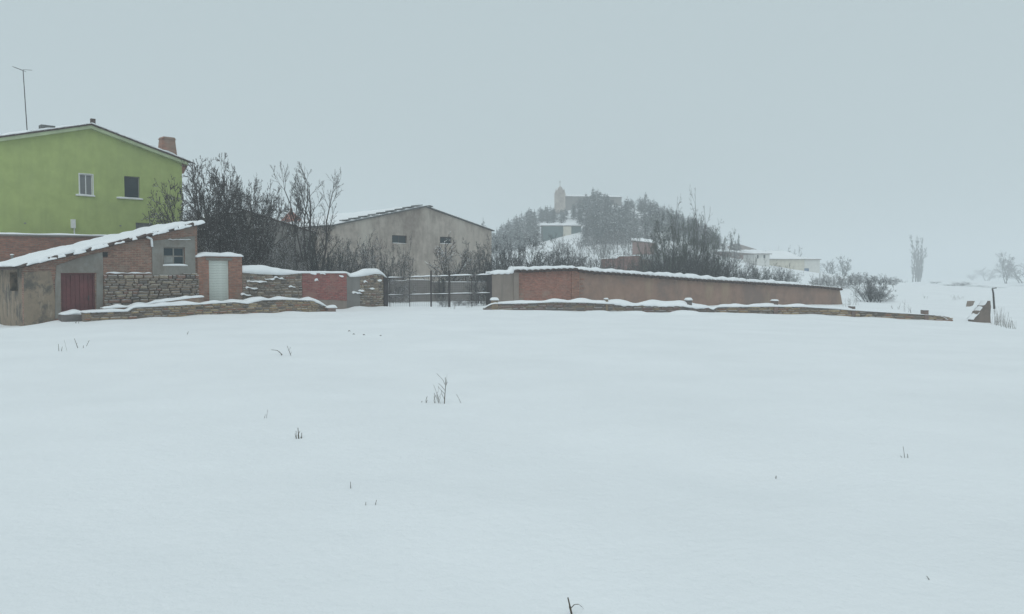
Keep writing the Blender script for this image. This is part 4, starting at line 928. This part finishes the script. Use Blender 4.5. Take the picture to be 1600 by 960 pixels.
sap = [make_proto(50 + i, 'bark', 0, 'stems', 'twigs', stems=4, H=2.8, r0=.05, lean=(.0, .45), spread=.35, kids=(9, 6), ratio=(.42, .5), ang=(.75, .7), up=.03, jit=.16, rmin=.013, start=.12) for i in range(3)]
blur = [make_proto(65 + i, 'scrub_dark', 1, stems=4, H=8, r0=.15, lean=(.0, .35), spread=.8, kids=(13, 9, 5), ratio=(.42, .5, .5), ang=(.75, .75, .8), up=.02, jit=.12, rmin=.024, start=.06) for i in range(2)]

plant(pol, 'bare_tree', 'huge dense many-stemmed bare tree beside the green house', 'tree', 340, 45.5, 256, 172, .3)
plant(pol2, 'bare_tree', 'smaller bare many-stemmed tree merging with the huge tree beside it', 'tree', 394, 46.5, 284, 92, 1.9)
plant(vase, 'bare_tree', 'slender bare tree with upright twigs before the red-roofed house', 'tree', 487, 50.0, 252, 92, .8)
SCR = 'snowy scrub behind the garden wall'
ROW = ((300, 43, 385, 60), (352, 44, 372, 85), (405, 45, 360, 90), (425, 49, 368, 80), (452, 47, 372, 70), (478, 51, 378, 80), (512, 50, 352, 80), (538, 54, 362, 85), (562, 52, 372, 75), (585, 57, 385, 60))
for i, (px, d, top, w_) in enumerate(ROW):
    plant((drk if i % 3 == 0 else scr)[i % 3], 'tangled_shrub', rank(ROW, i) + ' tangled shrub behind the garden wall, counted from the green house', 'shrub', px, d, top, w_, i * 1.3, SCR)
plant(scr[1], 'snowy_shrub', 'snow-laced shrub standing below the first barn window', 'shrub', 619, 62, 368, 52, .4)
plant(sap[1], 'bare_sapling', 'snowy forked sapling standing below the second barn window', 'tree', 704, 62, 366, 60, .4)
plant(scr[2], 'snowy_shrub', 'low snowy shrub around the foot of the forked sapling', 'shrub', 716, 61, 388, 62, 2.4)
plant(drk[1], 'dark_bush', 'tall dark bush covering the barn corner', 'shrub', 752, 64, 372, 62, .4)
DK = 'dense dark bushes behind the yard wall'
ROW = ((788, 66, 369, 75), (818, 70, 366, 75), (846, 68, 370, 75), (874, 72, 381, 62), (898, 78, 396, 46), (925, 80, 402, 44), (800, 60, 392, 60), (840, 61, 395, 66), (765, 58, 400, 46))
for i, (px, d, top, w_) in enumerate(ROW):
    plant(drk[i % 3], 'dark_bush', rank(ROW, i) + ' dense dark bush from the barn behind the yard wall', 'shrub', px, d, top, w_, i * 1.1, DK)
GG = 'snowy shrubs inside the gate'
ROW = ((693, 45.6, 463, 20), (716, 45.8, 464, 22), (742, 45.6, 455, 20), (757, 45.4, 461, 16), (728, 46, 468, 20))
for i, (px, d, top, w_) in enumerate(ROW):
    plant(scr[i % 3], 'snowy_shrub', rank(ROW, i) + ' small snow-covered shrub inside the wire gate, counted from the gate posts', 'shrub', px, d, top, w_, i * 1.7, GG)
plant(drk[0], 'dark_bush', 'slim dark bush in the yard behind the gate posts', 'shrub', 690, 51, 418, 28, .4)
plant(drk[1], 'dark_bush', 'broad dark bush behind the gate leaf next to the yard wall', 'shrub', 752, 50.5, 424, 48, 1.4)
plant(scr[1], 'snowy_shrub', 'grey snowy shrub in the yard behind the first gate leaf', 'shrub', 622, 51, 428, 44, 1.4)
TS = 'tall green-grey thicket shrubs behind the yard wall'
ROW = ((1012, 80, 352, 40), (1030, 76, 336, 54), (1052, 75, 326, 60), (1076, 77, 332, 60), (1098, 76, 340, 56), (1118, 79, 358, 44), (1044, 70, 360, 56), (1080, 70, 352, 60), (1108, 71, 370, 52), (1065, 84, 330, 50))
for i, (px, d, top, w_) in enumerate(ROW):
    plant(grn[i % 3], 'thicket_shrub', rank(ROW, i) + ' tall green-grey thicket shrub, counted from the red hut side', 'shrub', px, d, top, w_, i * 1.9, TS)
plant(vase2, 'bare_tree', 'tall thin bare tree rising highest out of the thicket', 'tree', 1093, 78, 292, 44, .3)
plant(vase2, 'bare_tree', 'thin bare tree with twin tops in the thicket, lower than its neighbour', 'tree', 1044, 78, 305, 40, 2.6)
ROW = ((1020, 66, 398, 52), (1040, 70, 384, 54), (1062, 65, 390, 56), (1082, 69, 376, 58), (1100, 66, 392, 56), (1116, 70, 384, 50), (1132, 70, 398, 50))
for i, (px, d, top, w_) in enumerate(ROW):
    plant(drk[i % 3], 'dark_bush', rank(ROW, i) + ' dark undergrowth bush below the tall thicket, counted from the hut side', 'shrub', px, d, top, w_, i * 1.1, 'dark undergrowth below the thicket')
SC2 = 'scrub before the houses'
ROW = ((1140, 86, 402, 40), (1158, 88, 408, 40), (1176, 90, 405, 36), (1190, 88, 402, 34), (1208, 92, 412, 34), (1224, 90, 413, 34), (1240, 94, 416, 26), (1150, 80, 420, 44), (1185, 82, 424, 44), (1215, 84, 426, 40))
for i, (px, d, top, w_) in enumerate(ROW):
    plant((drk if i % 3 else grn)[i % 3], 'low_scrub', rank(ROW, i) + ' low dark scrub bush from the thicket before the houses', 'shrub', px, d, top, w_, i * 1.9, SC2)
SL2 = 'bare saplings on the snowy slope'
for i in range(66):
    px = R_.uniform(866, 1025) if i < 54 else R_.uniform(1118, 1175); d = R_.uniform(152, 192); p = at(px, 430, d); by = 430 - (surf(p.x, p.y) - CAMZ) * F / d
    plant(sap[i % 3], 'bare_sapling', 'bare sapling scattered on the white slope below the pine wood', 'tree', px, d, by - R_.uniform(16, 34), R_.uniform(13, 24), R_.uniform(0, 6), SL2)
for i in range(24):
    px = 884 + i * 6.0 + R_.uniform(-4, 4); d = R_.uniform(82, 94)
    plant(sap[i % 3], 'bare_sapling', ORD[i] + ' thin bare sapling of the row above the yard wall, counted from the barn', 'tree', px, d, R_.uniform(380, 402), R_.uniform(16, 26), R_.uniform(0, 6), 'sapling row above the yard wall')
plant(drk[2], 'snowy_bush', 'round dark bush in the field past the end of the long wall', 'shrub', 1364, 71, 428, 50, .4)
plant(drk[0], 'dark_bush', 'lower denser bush filling the front of the round dark bush', 'shrub', 1362, 69, 440, 48, 2.4)
plant(scr[0], 'low_shrub', 'low snowy shrub at the foot of the round dark bush', 'shrub', 1382, 70, 458, 34, 1.4)
ROW = ((1284, 110, 424, 24), (1300, 105, 427, 30), (1318, 112, 427, 34), (1272, 100, 430, 22), (1335, 125, 424, 34), (1352, 130, 426, 30), (1376, 135, 428, 32), (1394, 140, 432, 24))
for i, (px, d, top, w_) in enumerate(ROW):
    plant((scr if i < 4 else drk)[i % 3], 'hedge_bush', rank(ROW, i) + ' bush of the straggling hedge, counted from the farmhouse to the poplar', 'shrub', px, d, top, w_, i * 2.3, 'straggling hedge beyond the wall')
plant(blur[0], 'hazy_tree', 'hazy round-topped tree with squared crown behind the hedge', 'tree', 1319, 235, 400, 30, 1)
plant(blur[1], 'hazy_tree', 'small hazy tree just beside the squared hazy tree', 'tree', 1298, 240, 406, 20, 2)
plant(drk[0], 'hazy_bush', 'lone round bush in the haze short of the poplar', 'shrub', 1404, 250, 436, 22, 1)
plant(drk[1], 'hazy_bush', 'lone round bush in the haze just past the poplar', 'shrub', 1461, 270, 440, 16, 2)
ROW = ((1487, 190, 444, 26), (1502, 195, 440, 24), (1519, 190, 446, 36), (1540, 185, 448, 34), (1558, 185, 449, 26))
for i, (px, d, top, w_) in enumerate(ROW):
    plant(drk[i % 3], 'brush', rank(ROW, i) + ' low brushwood heap from the poplar along the far field edge', 'shrub', px, d, top, w_, i, 'brushwood line in the far field')
plant(blur[0], 'far_tree', 'pale bare tree with tall crown fading into the haze', 'tree', 1572, 330, 394, 42, 1)
plant(blur[1], 'far_tree', 'faint tree at the picture edge above the ruined wall stub', 'tree', 1600, 340, 406, 40, 3)
plant(blur[1], 'far_tree', 'very faint thin tree between the poplar and the pale tree', 'tree', 1541, 520, 418, 22, 0)
plant(blur[0], 'far_tree', 'very faint low tree nearest the poplar among the distant trees', 'tree', 1519, 600, 428, 22, 4)
plant(drk[2], 'far_bush', 'blue-grey bush at the foot of the pale tree', 'shrub', 1578, 250, 446, 56, 4)
plant(sap[0], 'bare_tree', 'small bare tree over the farmhouse roof', 'tree', 1222, 225, 384, 22, 0)
plant(sap[2], 'bare_tree', 'small bare tree with clear fork behind the farmhouse roof end', 'tree', 1241, 222, 384, 15, 0)

# pines: branches of short needle sprays
def make_pine(seed, H, Rb, mat, conic=1.0, layers=17, round_=0.0, leaf=.24, dens=.28, vert=False):
    rg = np.random.default_rng(seed); V = []; 
    for l in range(layers):
        u = (l + rg.random() * .6) / layers; z = H * (.10 + .90 * u)
        rad = Rb * ((1 - u) ** conic * (1 - round_) + round_ * math.sqrt(max(0, 1 - (2 * u - .8) ** 2 / 1.5))) + .12
        for k in range(int(5 + 6 * (1 - u))):
            a = rg.random() * 6.283; L = rad * rg.uniform(.55, 1.1); dr_ = rg.uniform(-.25, .25)
            for j in range(max(2, int(L / dens))):
                f_ = (j + 1) / max(2, int(L / dens)); c = np.array([math.cos(a) * L * f_, math.sin(a) * L * f_, z + dr_ * L * f_ - .25 * L * f_ * f_])
                for q in range(3):
                    d1 = rg.normal(size=3); d1[2] *= 3.0 if vert else .5; d1 /= np.linalg.norm(d1); d2 = np.cross(d1, rg.normal(size=3)); d2 /= np.linalg.norm(d2)
                    s_ = leaf * rg.uniform(.6, 1.2); cc = c + rg.normal(size=3) * .10
                    V.append([cc - d1 * s_ * .6, cc + d2 * s_ * .35, cc + d1 * s_ * .7, cc - d2 * s_ * .35])
    for q in range(8):
        s_ = .22; cc = np.array([0, 0, H * (1 + .012 * q)]); V.append([cc + [-.07, 0, -.15], cc + [0, .07, 0], cc + [.07, 0, -.15], cc + [0, 0, s_]])
    V = np.array(V); n = len(V); p = Proto(); Fq = np.arange(n * 4).reshape(n, 4)
    b = B(); b.rod((0, 0, -.4), (0, 0, H * .95), .13, .03, 5)
    p.parts = [('trunk', shared('trunk', b.v, b.f, 'bark')), ('crown', np_mesh('crown', V.reshape(-1, 3), Fq, mat))]; p.h = H; p.w = 2 * Rb; p.n = 1; return p
pines = [make_pine(1, 7, 2.0, 'pine'), make_pine(2, 7, 2.2, 'pine_frosted'), make_pine(3, 6.5, 2.4, 'pine', round_=.5), make_pine(4, 6, 2.5, 'pine_frosted', round_=.6), make_pine(5, 7.5, 1.7, 'pine')]
popl = make_proto(60, 'scrub_dark', 0, 'trunk', 'crown', stems=15, H=20, r0=.16, lean=(.0, .10), hv=(.45, 1.0), spread=2.2, kids=(17, 6, 3), ratio=(.17, .5, .5), ang=(.3, .45, .5), up=.05, jit=.05, rmin=.05, start=.02)
plant(popl, 'poplar_tree', 'tall columnar poplar standing alone in the haze', 'tree', 1433, 385, 369, 27, .5)
cyp = make_pine(9, 6, .55, 'pine', conic=.5, leaf=.22)
low = [(772, 402), (842, 386), (844, 351), (912, 351), (914, 386), (960, 388), (1010, 387), (1060, 398), (1128, 402)]
placed = []; tries = 0
while len(placed) < 292 and tries < 40000:
    tries += 1; first = len(placed) < 90 and tries < 15000
    y = R_.uniform(192, 270); px = R_.uniform(842, 976) if first else R_.uniform(752, 1128); x = (px - 800) / F * y; gz_ = surf(x, y); py = 430 - (gz_ - CAMZ) * F / y
    if px < 752 or px > 1128 or py > lerp_line(low, px): continue
    if any((x - a) ** 2 + (y - b_) ** 2 < (2.6 if first else 4.4) for a, b_ in placed): continue
    q = Vector((x, y, 0)) - CH.o; lx, ly = q.dot(CH.d), q.dot(CH.n)
    if -2 < lx < n1x + 2 and -1.5 < ly < 10: continue
    h = R_.uniform(4.0, 6.8)
    sil = [(752, 372), (772, 359), (800, 339), (830, 322), (858, 322), (866, 326), (886, 326), (888, 320), (908, 318), (914, 306), (926, 297), (950, 303), (954, 317), (974, 316), (978, 310), (1008, 306), (1030, 318), (1060, 330), (1095, 345), (1128, 370)]
    lim = lerp_line(sil, px) + R_.uniform(0, 8)
    h = min(h, (430 - lim) * y / F + CAMZ - gz_)
    if h < 1.4: continue
    placed.append((x, y)); kd = R_.randrange(5); pr = pines[kd]; s_ = h / pr.h
    reg = 'on the flank nearest the barn' if px < 845 else ('under the bell gable' if px < 886 else ('in front of the church nave' if px < 945 else ('between the nave end and the hill shoulder' if px < 1000 else ('on the shoulder above the red hut' if px < 1050 else 'above the tall thicket'))))
    lev = 'low ' if py > 362 else ('high ' if py < 335 else '')
    lab = lev + ('dark cone-shaped', 'frosted cone-shaped', 'dark round-headed', 'frosted round-headed', 'slim dark')[kd] + ' pine in the hill wood ' + reg
    t = thing('pine_tree', lab, 'tree', (x, y, gz_), R_.uniform(0, 6), 'pines on the church hill'); t.scale = (s_ * R_.uniform(1.05, 1.45),) * 2 + (s_,)
    for nm, me in pr.parts: inst(nm, me, t, (0, 0, 0))
plant(pines[4], 'pine_tree', 'tall pointed pine crowning the hilltop beside the church nave', 'tree', 926, 258, 295, 20, 0)
plant(pines[0], 'pine_tree', 'broad snowy pine standing out on the shoulder of the church hill', 'tree', 1008, 255, 303, 26, 0)
for px, d, top, w_, lb in ((906, 256, 309, 22, 'dark round pine partly hiding the nave wall near the bell gable'), (915, 254, 303, 20, 'slim pine next to the tallest hilltop pine on its gable side'), (937, 255, 300, 22, 'bushy pine next to the tallest hilltop pine on its far side'), (948, 256, 304, 20, 'last pine of the hilltop clump before the bare nave end')):
    plant(pines[2 if w_ > 20 else 0], 'pine_tree', lb, 'tree', px, d, top, w_, px)
plant(pines[2], 'pine_tree', 'far pine clump showing just above the barn eave', 'tree', 755, 235, 345, 22, 0)
plant(blur[0], 'bare_tree', 'big blurred bare tree beside the shelter on the hill slope', 'tree', 930, 200, 327, 44, 1)
plant(blur[1], 'bare_tree', 'second blurred bare tree on the slope below the broad pine', 'tree', 985, 200, 345, 40, 2)
plant(cyp, 'cypress_tree', 'thin dark cypress spike before the hip roof', 'tree', 1153.5, 195, 368, 5, 0)
plant(cyp, 'cypress_tree', 'short stubby cypress beside the thin spike', 'tree', 1143, 195, 376, 7, 1)
plant(cyp, 'cypress_tree', 'middle cypress between the stubby one and the thin spike', 'tree', 1148.5, 196, 377, 5, 2)

# ------------------------------------------------------------------ weeds poking out of the snow
def weed(px, py, label, stalks, cat='weed'):
    r = ray(px, py); d = -CAMZ / r.z * r.y
    for _ in range(4):
        p = at(px, py, d); d += (p.z - surf(p.x, p.y)) * d / CAMZ * 1.0
    p = at(px, py, d); p.z = surf(p.x, p.y); t = thing('dead_weed', label, cat, p); k = d / F
    for pts, r_ in stalks:
        b = B(); q = [Vector(((x) * k, (y2 if False else 0) , -z * k)) for x, z, y2 in [(a[0], a[1], 0) for a in pts]]
        for i, (a, c) in enumerate(zip(q, q[1:])): b.rod(a + Vector((0, .02 * i, -.02 if i == 0 else 0)), c + Vector((0, .02 * (i + 1), 0)), r_ * (1 - .25 * i), r_ * (1 - .25 * (i + 1)) + .0008, k=5)
        b.put('stalk', 'dry', t)
def sprig(x, h, lean, r, n=3):
    r = r * .55
    """a stalk with side twigs, in small units of apparent size"""
    out = [([(x, 0), (x + lean * .5, -h * .5), (x + lean, -h)], r)]
    for i in range(n):
        f_ = min(.95, .28 + .55 * i / max(1, n) + R_.uniform(-.08, .12)); s_ = R_.choice((-1, 1, -1)) * R_.uniform(.35, 1.25)
        out.append(([(x + lean * f_, -h * f_), (x + lean * f_ + s_ * h * .16, -h * f_ - h * R_.uniform(.04, .16)), (x + lean * f_ + s_ * h * R_.uniform(.16, .28), -h * f_ - h * R_.uniform(.08, .34))], r * .55))
    return out
weed(694, 631, 'tallest dead weed with brushy side stems standing in the open snow', [([(0, 1), (1, -14), (2, -28), (3.5, -38), (4, -47)], .0066), ([(2.2, -32), (-2, -38), (-12, -48)], .0028), ([(2.6, -34), (1.6, -42)], .0036), ([(1.4, -24), (-4, -28), (-9, -32)], .0028), ([(1, -18), (-5, -22), (-10, -27)], .0026), ([(.6, -10), (-4, -16), (-4.5, -21)], .0028), ([(2, -30), (5, -35)], .003)] + sprig(-8, 18, -4, .006, 4) + sprig(-14, 17, -2, .006, 3) + sprig(-29, 12, 2, .005, 3) + sprig(-38, 4, 3, .010, 0) + sprig(28, 15, -9, .005, 0) + sprig(-5, 30, -12, .004, 2))
weed(467, 682, 'short upright stubby weed left of the tallest one', sprig(0, 18, -3, .010, 2) + sprig(4, 10, -1, .008, 1) + sprig(-4, 13, -2, .006, 2))
weed(455, 556, 'bent double twig sticking out near the low ochre wall', sprig(0, 15, -7, .012, 2) + sprig(-14, 6, -5, .014, 0) + [([(-14, -3), (-22, -8), (-32, -9)], .008)])
weed(92, 549, 'pair of thin stalks nearest the shed corner', sprig(0, 11, -2, .012, 0) + sprig(4, 7, 0, .012, 0) + sprig(13, 18, -6, .005, 0))
weed(122, 544, 'crooked stalk beside the pair of stalks by the shed', sprig(0, 15, -7, .014, 1) + sprig(8, 4, -1, .012, 0) + [([(13, -4), (17, -12)], .006)])
weed(292, 523, 'tiny tuft before the low ochre wall', sprig(0, 5, 2, .014, 1))
weed(120, 506, 'tiny dark tuft below the dark red door', sprig(-2, 4, 1, .02, 1) + sprig(3, 3, -1, .015, 0))
weed(548, 764, 'single short blade in the middle of the open snow', sprig(0, 9, -2, .005, 0))
weed(586, 790, 'pair of tiny blades nearer the camera than the single short blade', sprig(0, 6, 1, .004, 0) + sprig(-15, 3, -1, .004, 0))
weed(413, 654, 'two faint thin blades uphill of the stubby weed', sprig(0, 5, 0, .004, 0) + sprig(3, 13, 1, .003, 0))
weed(1414, 717, 'small tuft with one needle-thin upright blade', sprig(0, 18, 0, .004, 0) + sprig(5, 6, 2, .005, 0) + sprig(-3, 3, -1, .004, 0))
weed(1212, 748, 'weed end half buried in a shallow dimple of snow', sprig(0, 4, 3, .008, 0))
weed(1454, 908, 'single speck of stalk in the near snow', sprig(0, 3, 0, .004, 0))
weed(896, 962, 'black broken stick with a curled thin stem at the lower picture edge', [([(0, 4), (-5, -12), (-8, -24)], .0055), ([(-5, -17), (2, -15), (9, -13), (15, -6), (20, 3)], .0022), ([(-4, -13), (-6, -12)], .004)])
for i, (px, py, hh) in enumerate(((545, 518, 3), (552, 523, 3), (568, 524, 3), (594, 525, 2))):
    weed(px, py, ORD[i] + ' tiny dark clod in the snow before the red brick infill', [([(-2.4, .5), (.4, -hh * .45), (2.6, .5)], .013)])
b_i = 0
for px, py, hh, n in ((580, 480, 9, 7), (595, 482, 6, 4), (705, 483, 8, 6), (730, 482, 6, 6)):
    weed(px, py, ('dry grass tuft at the end of the garden wall', 'smaller dry grass tuft beside the gate pier', 'dry grass tuft at the foot of the gate post', 'dry grass tuft before the second gate leaf')[b_i], [s for k in range(n) for s in sprig(R_.uniform(-9, 9), hh * R_.uniform(.5, 1), R_.uniform(-3, 3), .008, 0)]); b_i += 1
for i, (px, py, hh) in enumerate(((1556, 508, 30), (1563, 509, 34), (1571, 511, 26), (1580, 513, 16))):
    weed(px, py, ORD[i] + ' tall dry grass clump counted from the ruined wall stub', [s for k in range(16) for s in sprig(R_.uniform(-8, 8), hh * R_.uniform(.4, 1), R_.uniform(-6, 6), .008, 0)])
for i, (px, py, hh) in enumerate(((1324, 480, 16), (1335, 478, 22), (1419, 490, 26), (1400, 484, 14), (1444, 466, 9), (1490, 470, 9), (1500, 468, 7))):
    weed(px, py, ('sparse stalks just past the broken end of the long wall', 'taller sparse stalks beside the fifth low wall post', 'tallest sparse stalks in the field behind the low wall', 'short stalks at the foot of the round dark bush', 'tiny dark stalk alone on the far slope', 'faint stalks on the slope short of the brushwood', 'fainter stalk pair beside the faint stalks')[i], [s for k in range(6) for s in sprig(R_.uniform(-7, 7), hh * R_.uniform(.3, 1), R_.uniform(-4, 4), .010, 2)])

# ------------------------------------------------------------------ haze
hb = B(); hb.box(-1000, 1000, -100, 2000, -12, 48)
hz = hb.put('haze', 'snow'); hz['kind'] = 'stuff'; tag(hz, 'pale even winter haze over the whole village')
hm = bpy.data.materials.new('haze'); hm.use_nodes = True; ht = hm.node_tree; ht.nodes.clear()
ho_ = ht.nodes.new('ShaderNodeOutputMaterial'); pv = ht.nodes.new('ShaderNodeVolumePrincipled')
pv.inputs['Color'].default_value = (.93, .96, .98, 1); pv.inputs['Density'].default_value = .0020; pv.inputs['Anisotropy'].default_value = 0.0
ht.links.new(pv.outputs[0], ho_.inputs['Volume']); hz.data.materials.clear(); hz.data.materials.append(hm)
hz.display_type = 'WIRE'
